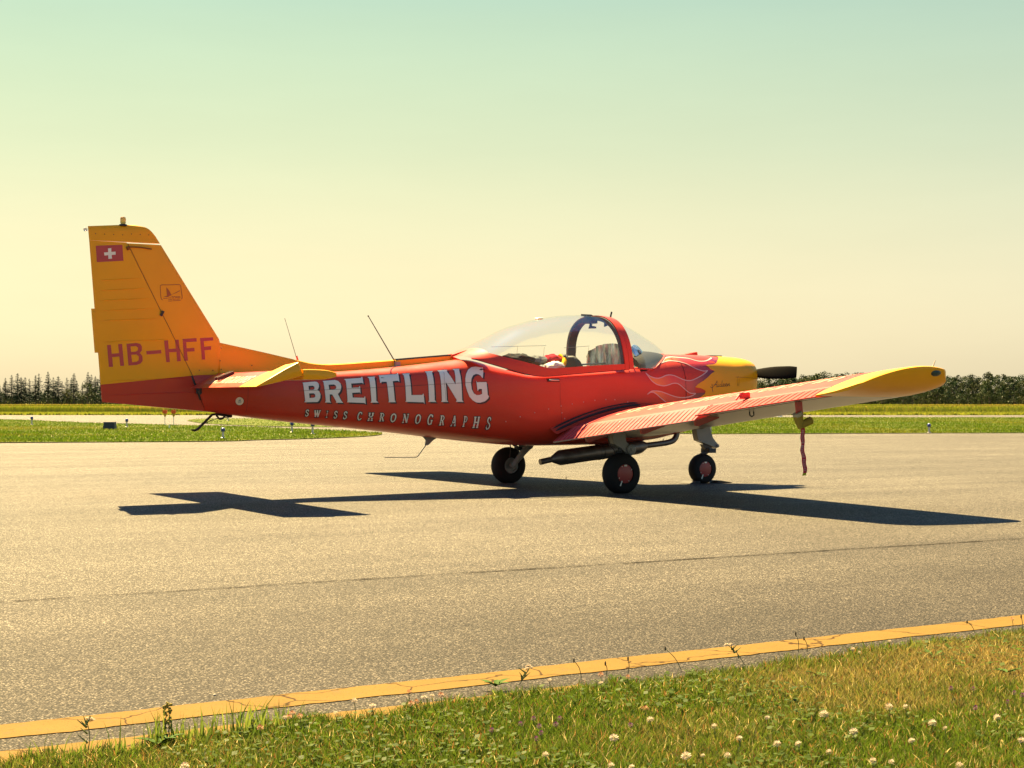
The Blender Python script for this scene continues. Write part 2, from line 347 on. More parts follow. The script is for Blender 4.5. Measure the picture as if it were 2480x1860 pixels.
BIG = [[[[-2977,1080],[-2860,1091],[-2838,1087],[-2824,1068],[-2823,1046],[-2831,1022],[-2840,1012],[-2822,998],[-2810,971],[-2812,936],[-2825,909],[-2838,897],[-2964,895],[-2955,909],[-2973,1070]],[[-2923,1049],[-2881,1051],[-2868,1042],[-2866,1028],[-2871,1016],[-2884,1012],[-2920,1011]],[[-2918,978],[-2876,980],[-2861,969],[-2859,953],[-2865,941],[-2878,937],[-2914,935]]],[[[-2784,1097],[-2666,1107],[-2636,1097],[-2616,1074],[-2610,1047],[-2614,1016],[-2626,991],[-2644,974],[-2610,909],[-2592,889],[-2663,891],[-2659,903],[-2698,969],[-2722,970],[-2720,905],[-2708,892],[-2767,893],[-2759,909],[-2777,1082]],[[-2731,1061],[-2682,1064],[-2665,1056],[-2658,1040],[-2661,1027],[-2673,1019],[-2726,1013]]],[[[-2577,1116],[-2408,1128],[-2403,1139],[-2395,1137],[-2394,1070],[-2406,1080],[-2513,1073],[-2510,1032],[-2442,1036],[-2433,1050],[-2429,1048],[-2424,978],[-2434,989],[-2506,984],[-2501,940],[-2391,937],[-2384,952],[-2380,949],[-2374,878],[-2389,888],[-2556,895],[-2549,907],[-2564,1103]]],[[[-2348,1137],[-2269,1142],[-2279,1129],[-2270,909],[-2249,891],[-2327,891],[-2318,907],[-2334,1124]]],[[[-2231,1160],[-2227,1154],[-2052,1167],[-2041,1178],[-2037,1176],[-2040,1092],[-2054,1102],[-2105,1098],[-2089,914],[-2079,895],[-2151,895],[-2146,909],[-2165,1091],[-2211,1091],[-2224,1080],[-2230,1082]]],[[[-1999,1170],[-1921,1177],[-1933,1159],[-1924,964],[-1814,965],[-1807,978],[-1801,976],[-1791,879],[-1802,894],[-1984,899],[-1976,910],[-1987,1156]]],[[[-1768,1193],[-1686,1199],[-1699,1184],[-1689,915],[-1672,897],[-1754,898],[-1746,913],[-1757,1180]]],[[[-1640,1205],[-1539,1213],[-1547,1196],[-1475,1068],[-1469,1205],[-1485,1219],[-1413,1224],[-1420,1208],[-1408,915],[-1393,897],[-1474,899],[-1463,915],[-1571,1085],[-1576,1099],[-1566,915],[-1552,897],[-1625,898],[-1616,910],[-1627,1188]]],[[[-1174,1238],[-1165,1240],[-1161,1235],[-1186,1138],[-1193,1134],[-1207,1156],[-1228,1169],[-1254,1173],[-1285,1160],[-1306,1128],[-1315,1082],[-1308,1022],[-1286,981],[-1259,965],[-1230,965],[-1200,976],[-1202,1025],[-1232,1025],[-1244,1008],[-1249,1009],[-1259,1105],[-1250,1092],[-1154,1093],[-1150,1083],[-1141,968],[-1129,952],[-1137,931],[-1171,903],[-1220,890],[-1259,892],[-1298,913],[-1332,949],[-1356,1004],[-1373,1063],[-1371,1128],[-1356,1174],[-1327,1215],[-1284,1240],[-1237,1246],[-1199,1241]]]]
SMALL = [('S',[-2945,764,-2914,823]),('W',[-2862,755,-2804,819]),('I',[-2746,750,-2732,812]),('S',[-2672,743,-2640,809]),('S',[-2580,736,-2546,805]),('C',[-2444,725,-2403,799]),('H',[-2340,717,-2289,793]),('R',[-2226,712,-2180,790]),('O',[-2118,704,-2066,786]),('N',[-1996,696,-1943,781]),('O',[-1872,686,-1820,778]),('G',[-1749,678,-1698,773]),('R',[-1623,670,-1575,765]),('A',[-1505,661,-1453,762]),('P',[-1382,655,-1345,757]),('H',[-1275,642,-1216,751]),('S',[-1137,628,-1098,746])]
FLAME = {'f1u':[[970,1308],[1006,1321],[1053,1350],[1099,1367],[1155,1376],[1201,1377],[1287,1371],[1372,1364],[1404,1352],[1459,1336],[1521,1334],[1577,1340],[1641,1357],[1708,1376]],'f1l':[[970,1308],[1023,1321],[1077,1332],[1132,1333],[1204,1325],[1284,1303],[1337,1272],[1398,1244],[1457,1228],[1496,1227],[1528,1233]],'f2u':[[718,1202],[740,1179],[772,1160],[816,1148],[862,1145],[912,1157],[964,1175],[1013,1181],[1069,1174],[1129,1152],[1190,1131],[1248,1122],[1298,1128],[1349,1144],[1429,1177],[1491,1209],[1528,1233]],'f2l':[[718,1202],[736,1167],[764,1124],[806,1093],[852,1074],[924,1065],[988,1077],[1038,1091],[1097,1091],[1145,1068],[1193,1033],[1242,1001],[1282,988],[1342,987]],'f3u':[[704,976],[753,1006],[801,1012],[873,1006],[946,987],[1019,965],[1093,948],[1168,943],[1242,950],[1302,966],[1342,987]],'f3l':[[704,976],[753,998],[791,994],[829,973],[873,942],[916,914],[946,895]],'e1':[[1826,1374],[1719,1296],[1513,1286],[1619,1224]],'e2':[[1641,1225],[1547,1126],[1328,1048]],'e3':[[1493,1000],[1422,946],[1393,887]]}
NOSEB = [[1848,1388],[1733,1342],[1687,1312],[1632,1295],[1519,1291],[1541,1278],[1562,1250],[1619,1224],[1560,1194],[1502,1153],[1438,1117],[1377,1089],[1328,1049],[1395,1046],[1445,1030],[1493,1000],[1445,974],[1405,946],[1365,907]]
AID = [[[1560,1096],[1550,1090],[1543,1102],[1559,1116],[1593,1122],[1621,1120]],[[1631,1124],[1614,1098],[1585,1066],[1562,1050],[1541,1052],[1539,1062]],[[1631,1124],[1627,1090],[1623,1056],[1636,1062]],[[1577,1078],[1629,1084]],[[1647,1086],[1639,1066],[1644,1058],[1660,1066]],[[1650,1100],[1652,1102]],[[1686,1087],[1670,1083],[1665,1067],[1675,1061],[1691,1075],[1702,1127]],[[1697,1091],[1688,1067],[1696,1061],[1709,1069]],[[1709,1071],[1731,1083],[1723,1093],[1712,1083],[1709,1067],[1722,1062],[1738,1071]],[[1744,1073],[1765,1085],[1758,1095],[1746,1085],[1744,1069],[1757,1064],[1773,1075]],[[1779,1093],[1776,1065],[1787,1085],[1803,1095],[1800,1071],[1813,1075]]]
PLACARD = [[[1922,1157],[1929,1167],[1946,1169]],[[1926,1165],[1919,1128],[1919,1066]],[[1948,1145],[1944,1108],[1941,1066]],[[1928,1104],[1928,1066]]]
SEAM = [[-3020,1001],[-2361,1031],[-1677,1068],[-1135,1099]]
VSEAM = [[-1572,1242],[-1589,1099],[-1580,990],[-1573,876]]
RIVETS = [[-795,750],[-639,791],[-484,826],[-340,856],[-211,876],[-78,896],[57,914],[189,922],[300,920],[458,898],[551,879],[-331,788],[-299,730],[-941,703],[-780,1344],[-826,1350]]
HANDLE = [[-492,1111],[-363,1118]]
ROUNDEL = [[-3567,905]]
REG = [[[[-4775,1409],[-4742,1412],[-4733,1332],[-4668,1338],[-4677,1417],[-4642,1422],[-4623,1225],[-4657,1222],[-4666,1307],[-4729,1301],[-4722,1215],[-4758,1212]]],[[[-4602,1422],[-4513,1432],[-4480,1424],[-4464,1401],[-4465,1362],[-4483,1342],[-4460,1316],[-4457,1270],[-4479,1244],[-4512,1233],[-4584,1227]],[[-4566,1399],[-4519,1404],[-4499,1390],[-4499,1368],[-4519,1354],[-4561,1350]],[[-4559,1324],[-4513,1328],[-4491,1309],[-4493,1276],[-4512,1262],[-4552,1257]]],[[[-4425,1360],[-4289,1372],[-4286,1341],[-4420,1328]]],[[[-4262,1457],[-4226,1461],[-4219,1382],[-4151,1388],[-4162,1467],[-4127,1470],[-4105,1272],[-4140,1269],[-4148,1356],[-4215,1350],[-4208,1263],[-4241,1260]]],[[[-4090,1476],[-3958,1487],[-3955,1455],[-4056,1447],[-4052,1391],[-3979,1397],[-3976,1365],[-4048,1359],[-4039,1278],[-4075,1275]]],[[[-3924,1488],[-3795,1498],[-3792,1469],[-3889,1459],[-3883,1408],[-3815,1415],[-3814,1383],[-3880,1375],[-3872,1291],[-3905,1288]]]]
FLAG = [[-4878,2298],[-4643,2316],[-4633,2172],[-4868,2151]]
CROSS = [[-4771,2278],[-4742,2282],[-4741,2248],[-4704,2252],[-4702,2225],[-4738,2221],[-4735,2188],[-4767,2184],[-4768,2217],[-4802,2213],[-4806,2240],[-4769,2244]]
EMB = [[[-4275,1828],[-4286,1836],[-4291,1852],[-4295,1897],[-4297,1952],[-4293,1961],[-4279,1966],[-4216,1969],[-4123,1975],[-4109,1972],[-4102,1959],[-4097,1915],[-4091,1870],[-4092,1851],[-4100,1842]]]
EMBFILL = [[[-4241,1947],[-4214,1918],[-4200,1889],[-4195,1871],[-4235,1870],[-4239,1910]],[[-4271,1856],[-4230,1870],[-4174,1890],[-4111,1924],[-4113,1917],[-4141,1900],[-4193,1880],[-4225,1857]]]
EMBLINES = [[[-4193,1860],[-4181,1864],[-4172,1859],[-4160,1865],[-4148,1861],[-4137,1867],[-4125,1863],[-4111,1868]],[[-4269,1842],[-4230,1846]],[[-4225,1848],[-4197,1850]],[[-4188,1849],[-4169,1851]],[[-4159,1853],[-4108,1857]],[[-4223,1834],[-4186,1837]],[[-4181,1837],[-4151,1840]],[[-4147,1839],[-4115,1843]],[[-4224,1820],[-4183,1823]],[[-4179,1824],[-4106,1831]]]

def ring(x, off=0.0, n=72, shear=True):
    zb, zt, w, zc, nu, nl = sec(x); hu, hl = zt-zc, zc-zb; out = []
    for j in range(n):
        # even spread: start from angles, push samples toward the rounded corners
        t = 2*math.pi*j/n; c, s_ = math.cos(t), math.sin(t); e = 2/(nu if s_ >= 0 else nl); h = hu if s_ >= 0 else hl
        y = (w+off)*math.copysign(abs(c)**e, c); z = zc+(h+off)*math.copysign(abs(s_)**e, s_)
        xs = x
        if shear:
            k_ = min(max((-3.45-x)/.42, 0), 1); xs = x-k_*k_*(3-2*k_)*(z-.81)*.37
        out.append((xs, y, z))
    return out
XM = lambda x: x if x < 2.0 else 2.0+(x-2.0)*.80        # blunt the nose a little
def frange(a, b, n): return [a+(b-a)*i/n for i in range(n+1)]

# ---- fuselage and cowling
mb = MB(); mb.loft([ring(x) for x in frange(-3.87, 1.215, 76)])
fus = mb.build('fuselage', [M['red'], M['cockpit']], plane, smooth=50)
for pg in fus.data.polygons:      # cockpit well under the canopy is dark inside
    c_ = pg.center
    if -.72 < c_.x < 1.13 and pg.normal.z > .6 and c_.z > 1.1:
        lim_ = .49 if c_.x < .5 else .47*math.sqrt(max(0, 1-((c_.x-.46)/.72)**2))
        if abs(c_.y) < lim_: pg.material_index = 1
mb = MB(); fr_ = [ring(x) for x in frange(1.22, 2.30, 20)]
for x, s_ in ((2.33, .985), (2.355, .95), (2.372, .88), (2.378, .75)):
    r0 = ring(2.30 if x < 2.34 else 2.33); zc_ = 1.14
    r0 = ring(min(x, 2.36)); fr_.append([(x, y*s_, zc_+(z-zc_)*s_) for _, y, z in r0])
fr_ = [[(XM(p[0]), p[1], p[2]) for p in r] for r in fr_]
mb.loft(fr_); cowl = mb.build('cowling', M['red'], plane, smooth=50)

# ---- flat print laid on a surface: polygons in (x, z), projected to the skin
def decal(name, polys, mat, parent, off=.003, surf=None, step=.05, shift=(0, 0), side=-1, smooth=40):
    surf = surf or side_y; bm = bmesh.new()
    for loops in polys:
        L = [[Vector((p[0]/1000+shift[0], p[1]/1000+shift[1], 0)) for p in lp] for lp in loops]
        flat = [p for lp in L for p in lp]; vs_ = [bm.verts.new(p) for p in flat]
        for t in tessellate_polygon(L):
            try: bm.faces.new([vs_[i] for i in t])
            except ValueError: pass
    xs = [v.co.x for v in bm.verts]; ys = [v.co.y for v in bm.verts]
    if step:
        for ax, lo, hi, st_ in ((0, min(xs), max(xs), step*3), (1, min(ys), max(ys), step)):
            q = lo+st_
            while q < hi:
                co = Vector((0, 0, 0)); co[ax] = q; no = Vector((0, 0, 0)); no[ax] = 1
                bmesh.ops.bisect_plane(bm, geom=bm.verts[:]+bm.edges[:]+bm.faces[:], plane_co=co, plane_no=no); q += st_
    for v in bm.verts:
        x, z = v.co.x, v.co.y; v.co = (x, side*(surf(x, z)+off), z)
    for f in bm.faces:
        f.normal_update()
        if f.normal.y*side < 0: f.normal_flip()
    me = bpy.data.meshes.new(name); bm.to_mesh(me); bm.free(); me.materials.append(mat)
    if smooth: me.shade_smooth()
    return link(name, me, parent)
def stroke(pts, w, sm=5, mm=True):
    """ribbon polygons (mm) along a polyline, tapered to points at both ends if w is a pair"""
    P = [Vector((p[0], p[1], 0)) for p in pts]; P = smooth_path(P, sm) if sm and len(P) > 2 else P
    W = w if isinstance(w, (list, tuple)) else None; out = []; prev = None
    for i, p in enumerate(P):
        d = (P[min(i+1, len(P)-1)]-P[max(i-1, 0)]); d = d.normalized() if d.length else Vector((1, 0, 0)); n = Vector((-d.y, d.x, 0))
        t = i/max(1, len(P)-1); ww = (W[0]+(W[1]-W[0])*t if W else w)*.5
        cur = ((p+n*ww)[:2], (p-n*ww)[:2])
        if prev: out.append([[prev[0], cur[0], cur[1], prev[1]]])
        prev = cur
    return out

for L_ in BIG:
    decal('letter_shadow', [L_], M['black'], fus, .0015, shift=(.016, -.0145)); decal('letter_outline', [L_], M['black'], fus, .0022, shift=(-.0035, .0025)); decal('letter', [L_], M['white'], fus, .0035)
GLY = {  # serif capitals in a unit box, strokes with widths
 'S': [([(.88, .80), (.66, .97), (.32, .95), (.14, .76), (.30, .58), (.68, .44), (.87, .25), (.68, .04), (.32, .02), (.08, .18)], .20), ([(.88, .95), (.88, .70)], .07), ([(.08, .05), (.08, .32)], .07)],
 'W': [([(.08, 1), (.30, 0)], .15), ([(.30, .0), (.48, .85)], .09), ([(.46, 1), (.70, 0)], .15), ([(.70, 0), (.90, 1)], .09), ([(-.02, .97), (.22, .97)], .07), ([(.36, .97), (.58, .97)], .07), ([(.78, .97), (1, .97)], .07)],
 'I': [([(.5, 0), (.5, 1)], .42), ([(0, .97), (1, .97)], .07), ([(0, .03), (1, .03)], .07)],
 'C': [([(.92, .78), (.72, .96), (.40, .96), (.13, .66), (.13, .34), (.40, .04), (.72, .04), (.96, .22)], .17), ([(.93, .98), (.93, .70)], .07)],
 'H': [([(.2, 0), (.2, 1)], .20), ([(.8, 0), (.8, 1)], .20), ([(.2, .5), (.8, .5)], .09), ([(0, .97), (.4, .97)], .07), ([(.6, .97), (1, .97)], .07), ([(0, .03), (.4, .03)], .07), ([(.6, .03), (1, .03)], .07)],
 'R': [([(.22, 0), (.22, 1)], .20), ([(.22, .96), (.58, .95), (.76, .74), (.58, .52), (.22, .50)], .12), ([(.48, .50), (.90, 0)], .20), ([(0, .97), (.4, .97)], .07), ([(0, .03), (.44, .03)], .07), ([(.76, .03), (1, .03)], .07)],
 'O': [([(.5, .97), (.85, .78), (.90, .5), (.82, .2), (.5, .03), (.17, .22), (.10, .5), (.16, .78), (.5, .97)], .17)],
 'N': [([(.16, 0), (.16, 1)], .10), ([(.14, 1), (.84, 0)], .19), ([(.86, 0), (.86, 1)], .10), ([(0, .97), (.3, .97)], .07), ([(.7, .97), (1, .97)], .07), ([(0, .03), (.32, .03)], .07)],
 'G': [([(.90, .78), (.70, .96), (.40, .96), (.13, .66), (.13, .34), (.40, .04), (.70, .04), (.84, .16)], .17), ([(.84, .0), (.84, .42)], .17), ([(.62, .42), (1, .42)], .07), ([(.91, .98), (.91, .72)], .07)],
 'A': [([(.48, 1), (.12, 0)], .10), ([(.46, 1), (.86, 0)], .20), ([(.22, .33), (.70, .33)], .08), ([(0, .03), (.3, .03)], .07), ([(.66, .03), (1, .03)], .07)],
 'P': [([(.26, 0), (.26, 1)], .22), ([(.26, .96), (.70, .95), (.88, .72), (.70, .48), (.26, .46)], .13), ([(0, .97), (.44, .97)], .07), ([(0, .03), (.54, .03)], .07)]}
def glyphs(items, grow=0):
    out = []
    for c, (x0, z0, x1, z1) in items:
        w, h = x1-x0, z1-z0
        for pts, sw in GLY[c]:
            q = [(x0+a*w, z0+b*h) for a, b in pts]
            if grow and len(q) == 2:
                d = Vector((q[1][0]-q[0][0], q[1][1]-q[0][1])).normalized()*grow*.5; q = [(q[0][0]-d.x, q[0][1]-d.y), (q[1][0]+d.x, q[1][1]+d.y)]
            horiz = len(pts) == 2 and abs(pts[0][1]-pts[1][1]) < .01
            out += stroke(q, (sw*1.4*(h if horiz else w*(.42 if c == 'I' else 1)))+grow, 4)
    return out
for it in SMALL:
    decal('letter_outline', glyphs([it], 14), M['black'], fus, .0016, step=.06); decal('letter', glyphs([it]), M['white'], fus, .0034, step=.06)
decal('panel_gap', stroke(SEAM, 3.0, 6), M['seam'], fus, .0042)
decal('panel_gap', stroke(VSEAM, 2.5, 4), M['seam'], fus, .0042)
decal('panel_gap', stroke([(-331, 640), (-340, 800), (-352, 960), (-352, 1090)], 2.5, 4), M['seam'], fus, .0012)
decal('panel_gap', stroke([(1216, 640), (1212, 900), (1212, 1100), (1212, 1330)], 5, 4), M['seam'], fus, .0035)
decal('panel_gap', stroke([(-3500, 800), (-3490, 950), (-3485, 1100)], 2.5, 4), M['seam'], fus, .0012)
mb = MB()
for x, z in [(a/1000, b/1000) for a, b in RIVETS]: mb.ball((x, -side_y(x, z)-.001, z), (.007, .003, .007), 6, 4)
rv = mb.build('rivets', simple('rivet_heads', (.5, .25, .2), .3), fus); rv['kind'] = 'stuff'
# round maintenance sticker with a small blue mark
cx_, cz_ = ROUNDEL[0]
circ = lambda r, n=28: [(cx_+r*math.cos(2*math.pi*i/n), cz_+r*math.sin(2*math.pi*i/n)) for i in range(n)]
decal('sticker_rim', [[circ(40)]], M['black'], fus, .0012); st_ = decal('sticker', [[circ(37)]], M['white'], fus, .0026)
decal('sticker_mark', [[[(cx_-14, cz_+4), (cx_+6, cz_+18), (cx_+12, cz_+4)]]]+stroke([(cx_-16, cz_-6), (cx_+16, cz_-4)], 4, 0)+stroke([(cx_-14, cz_-15), (cx_+15, cz_-13)], 3, 0), simple('sticker_blue', (.10, .22, .33), .5), fus, .0036)
# canopy handle: recessed slot with a grip
hx, hz_ = (HANDLE[0][0]+HANDLE[1][0])/2000, (HANDLE[0][1]+HANDLE[1][1])/2000
mb = MB(); mb.box((hx, -side_y(hx, hz_)-.004, hz_), (.135, .012, .03)); hs = mb.build('handle_slot', M['black'], fus)
mb = MB(); mb.tube([(hx-.055, -side_y(hx, hz_)-.012, hz_), (hx-.045, -side_y(hx, hz_)-.022, hz_), (hx+.045, -side_y(hx, hz_)-.022, hz_), (hx+.055, -side_y(hx, hz_)-.012, hz_)], .008); mb.build('handle', M['steel'], fus)

# ---- nose paint, flames, name
def xb_of(z):
    P = sorted([(b/1000, a/1000) for a, b in NOSEB])
    if z <= P[0][0]: return P[0][1]+(z-P[0][0])*.5
    if z >= P[-1][0]: return P[-1][1]
    for (z0, x0), (z1, x1) in zip(P, P[1:]):
        if z0 <= z <= z1: return x0+(x1-x0)*(z-z0)/max(1e-6, z1-z0)
N_ = 520; cols = []
for j in range(N_):
    t = 2*math.pi*(j+.5)/N_
    def pt(x, off, t=t):
        zb, zt, w, zc, nu, nl = sec(x); c, s_ = math.cos(t), math.sin(t); e = 2/(nu if s_ >= 0 else nl); h = (zt-zc if s_ >= 0 else zc-zb)
        return Vector((x, (w+off)*math.copysign(abs(c)**e, c), zc+(h+off)*math.copysign(abs(s_)**e, s_)))
    xb = 1.8
    for _ in range(12): xb = .5*xb+.5*max(1.30, xb_of(pt(xb, 0).z))
    col_ = [pt(xb+(2.30-xb)*q/8, .0045) for q in range(9)]
    for x, sc_ in ((2.336, .99), (2.362, .955), (2.379, .885), (2.385, .755), (2.388, .40)):
        p = pt(min(x, 2.36), .0045); col_.append(Vector((x, p.y*sc_, 1.14+(p.z-1.14)*sc_)))
    cols.append([Vector((XM(p.x), p.y, p.z)) for p in col_])
mb = MB(); mb.loft(list(map(list, zip(*cols))), cap=False); nose = mb.build('nose_paint', M['yellow'], cowl, smooth=60)
F = FLAME; rv_ = lambda l: l[::-1]
fl1 = [F['f1u']+F['e1']+rv_(F['f1l'])[0:]]; fl2 = [F['f2u']+F['e2']+rv_(F['f2l'])]; fl3 = [F['f3u']+F['e3']+F['f3l'][::-1]]
def clean(l):
    o = []
    for p in l:
        if not o or abs(p[0]-o[-1][0])+abs(p[1]-o[-1][1]) > 2: o.append(p)
    return o[:-1] if o[0] == o[-1] else o
for side in (-1, 1):
    for q in (fl1, fl2, fl3): decal('flame', [[clean(q[0])]], M['flame'], cowl, .0018, side=side, step=.04)
    for key in ('f1u', 'f1l', 'f2u', 'f2l', 'f3u', 'f3l'): decal('flame_outline', stroke(F[key], 9, 6), M['pin'], cowl, .0036, side=side, step=.06)
name_mat = simple('name_black', (.05, .02, .012), .5)
for s_ in AID[1:]: decal('name_lettering', stroke(s_, 5, 5), name_mat, cowl, .0062, step=0)
for s_ in PLACARD: decal('placard_print', stroke(s_, 2.5, 0), M['yseam'], cowl, .0062, step=0)
decal('panel_gap', stroke([(1900, 1166), (2080, 1160), (2280, 1150)], 3, 4), M['yseam'], cowl, .0062, step=.06)
decal('panel_gap', stroke([(1560, 1090), (1563, 1040), (1572, 1000)], 7, 4), M['black'], cowl, .0050, step=.06)
mb = MB(); mb.prism([(1.50, 1.405), (1.70, 1.445), (1.715, 1.44), (1.72, 1.40)], -.05, .05); mb.build('air_scoop', M['red'], cowl)
mb = MB(); mb.box((1.93, 0, 1.403), (.16, .20, .012)); mb.build('hatch', M['seam'], cowl)

# spinner and propeller
pc = Vector((2.345, 0, 1.215))
mb = MB(); mb.lathe([(.125, -.03), (.128, .02), (.12, .09), (.095, .16), (.05, .205), (.01, .22)], pc, (1, 0, 0), 32); spin = mb.build('spinner', M['yellow'], plane)
prop = empty('propeller', pc); prop.parent = plane
for s_ in (-1, 1):
    rings = []
    for i in range(15):
        t = i/14; y = .09+.82*t; ch = .064+.074*math.sin(min(1, t*1.6)*math.pi*.5)*(1 if t < .82 else 1-.30*((t-.82)/.18)**1.5); th = .020*(1-t)+.006; tw = rad(38-30*t)
        if i == 0: ch = .06; th = .05
        rg = []
        for j in range(14):
            a = 2*math.pi*j/14; u, v = ch*.5*math.cos(a), th*.5*math.sin(a)
            rg.append((.05+u*math.sin(tw)*.55-v*math.cos(tw), s_*y, s_*-(u*1.0)+v*math.sin(tw)))
        rings.append(rg)
    mb = MB(); mb.loft(rings); mb.build('blade', M['prop'], prop, smooth=60)

# ---- fin, rudder, dorsal fairing
def fin_le(z):
    if z < 1.449: return -3.703
    if z < 2.34: return -3.703-.6525*(z-1.449)
    P = [(2.34, -4.285), (2.40, -4.325), (2.451, -4.374), (2.48, -4.41), (2.494, -4.45), (2.504, -4.53)]
    for (a, xa), (b, xb) in zip(P, P[1:]):
        if z <= b: return xa+(xb-xa)*(z-a)/(b-a)
    return -4.53
fin_te = lambda z: -4.817-.0816*(z-.897)
hinge = lambda z: -4.005-.5095*(z-1.163)
def naca(u): u = min(max(u, 0), 1); return 5*(.2969*u**.5-.126*u-.3516*u*u+.2843*u**3-.1036*u**4)
def fin_y(x, z):
    le, te = fin_le(z), fin_te(z); c = le-te; return naca((le-x)/c)*.085*min(c, 1.1)+.0015
def finring(x0, x1, z, n=14):
    xs = [x0+(x1-x0)*(.5-.5*math.cos(math.pi*i/n)) for i in range(n+1)]
    return [(x, -fin_y(x, z), z) for x in xs]+[(x, fin_y(x, z), z) for x in xs[::-1]]
mb = MB(); mb.loft([finring(fin_le(z), hinge(z)+.001, z) for z in frange(1.10, 2.332, 16)]); fin = mb.build('fin', M['yellow'], plane, smooth=50)
H0, T0, H1, T1 = (-3.873, .812), (-4.817, .897), (-4.597, 2.338), (fin_te(2.345), 2.345)
rings = []
for i in range(29):
    t = i/28; hz0 = .812+(2.338-.812)*t; hp = (hinge(hz0) if hz0 > 1.163 else -3.873+(hz0-.812)*(-.132/.351), hz0); tp = (T0[0]+(T1[0]-T0[0])*t, T0[1]+(T1[1]-T0[1])*t); A_ = []; B_ = []
    for q in range(13):
        u = q/12; x = hp[0]-.001+(tp[0]-hp[0]+.001)*u; z = hp[1]+(tp[1]-hp[1])*u; y = fin_y(x, max(z, .9)); A_.append((x, -y, z)); B_.append((x, y, z))
    rings.append(A_+B_[::-1])
mb = MB(); mb.loft(rings)
cap_r = []
for i in range(11):
    t = i/10; z0 = 2.3455+.158*t; le = fin_le(min(z0, 2.5039)); te = fin_te(2.345)-.012*t; A_ = []; B_ = []
    sq = math.sqrt(max(0, 1-(max(0, t-.55)/.45)**2))*.92+.08
    for q in range(15):
        u = q/14; x = le+(te-le)*u; z = z0-(.038*t*max(0, u-.15)); y = fin_y(x, min(z0, 2.40))*sq; A_.append((x, -y, z)); B_.append((x, y, z))
    cap_r.append(A_+B_[::-1])
mb.loft(cap_r); rud = mb.build('rudder', M['rudder'], plane, smooth=50)
# swaged stiffening beads across the rudder skin
for i, z in enumerate([2.02, 1.93, 1.84, 1.75, 1.66, 1.47, 1.12, .99]):
    mb = MB(); P = []
    for q in range(9):
        x = hinge(z)-.05+(fin_te(z)+.06-hinge(z)+.05)*q/8; P.append((x, -fin_y(x, z)-.0005, z-.004*q))
    mb.tube(P, [.001]+[.0045]*7+[.001], 6); mb.build('bead', M['rudder'], rud)
mb = MB(); mb.loft([[(fin_te(z)+.004, -.006, z), (fin_te(z)-.030, -.003, z), (fin_te(z)-.030, .003, z), (fin_te(z)+.004, .006, z)] for z in (1.339, 1.55, 1.734)]); mb.build('trim_tab', M['yellow'], rud)
for L_ in REG: decal('letter', [L_], M['regred'], rud, .0022, surf=fin_y, step=.08)
decal('flag_field', [[FLAG]], M['regred'], rud, .0022, surf=fin_y); decal('flag_cross', [[CROSS]], M['white'], rud, .0036, surf=fin_y)
decal('hinge_gap', stroke([(-3990, 1130), (-4300, 1742), (-4595, 2330)], 5, 0), M['yseam'], fin, .0032, surf=fin_y, step=.08)
emb = simple('emblem_brown', (.36, .095, .015), .5); decal('emblem', sum([stroke(s_, 6, 3) for s_ in EMB], [])+[[s_] for s_ in EMBFILL]+sum([stroke(s_, 5, 0) for s_ in EMBLINES], []), emb, fin, .0022, surf=fin_y, step=.1)
mb = MB(); mb.box((-4.283, -fin_y(-4.283, 1.70)-.006, 1.705), (.022, .02, .05), Matrix.Rotation(.45, 3, 'Y')); mb.build('hinge_bracket', M['black'], fin)
mb = MB(); mb.tube([(-4.60, -.04, 2.298), (-4.50, -.05, 2.30), (-4.38, -.045, 2.288)], .006, 6); mb.tube([(-4.60, -.04, 2.298), (-4.59, -.03, 2.275)], .014, 6); mb.build('mass_balance_rod', M['yseam'], fin)
mb = MB()
for x in np.linspace(-4.88, -4.40, 7): mb.ball((x, -fin_y(x, 2.375)-.0005, 2.418-.012*(x < -4.6)), (.005, .002, .005), 6, 4)
for x, z in ((-3.72, 1.40), (-3.73, 1.28), (-3.72, 1.20), (-3.42, 1.24), (-3.93, 1.19), (-3.80, 1.19)): mb.ball((x, -.046, z), (.006, .004, .006), 6, 4)
r_ = mb.build('rivets', M['yseam'], rud); r_['kind'] = 'stuff'
def dors_top(x):
    P = [(-3.74, 1.456), (-3.703, 1.449), (-3.28, 1.367), (-2.95, 1.298), (-2.80, 1.268), (-2.70, 1.262), (-2.5, 1.272), (-1.948, 1.315), (-1.30, 1.372)]
    for (a, za), (b, zb) in zip(P, P[1:]):
        if x <= b: return za+(zb-za)*max(0, (x-a)/(b-a))
    return 1.37
rings = []
for x in frange(-3.73, -1.30, 40):
    zt = dors_top(x); z0 = sec(x)[1]-.05; hb = .046+.012*max(0, min(1, (x+3.7)/1.2)); n = 6; rg = []
    ht = .010+.030*max(0, min(1, (x+3.1)/.5))
    for i in range(n+1):
        t = i/n; rg.append((x, -(hb+(ht-hb)*t**.8), z0+(zt-.012-z0)*t))
    rg.append((x, -ht*.55, zt-.002)); rg.append((x, ht*.55, zt-.002))
    for i in range(n, -1, -1):
        t = i/n; rg.append((x, hb+(ht-hb)*t**.8, z0+(zt-.012-z0)*t))
    rings.append(rg)
mb = MB(); mb.loft(rings); dors = mb.build('dorsal_fairing', M['yellow'], plane, smooth=50)
mb = MB(); mb.loft([[(x, -.034, dors_top(x)-.012), (x, -.03, dors_top(x)+.006), (x, .03, dors_top(x)+.006), (x, .034, dors_top(x)-.012)] for x in frange(-1.93, -1.30, 6)]); mb.build('cover_strip', M['darkgrey'], dors)
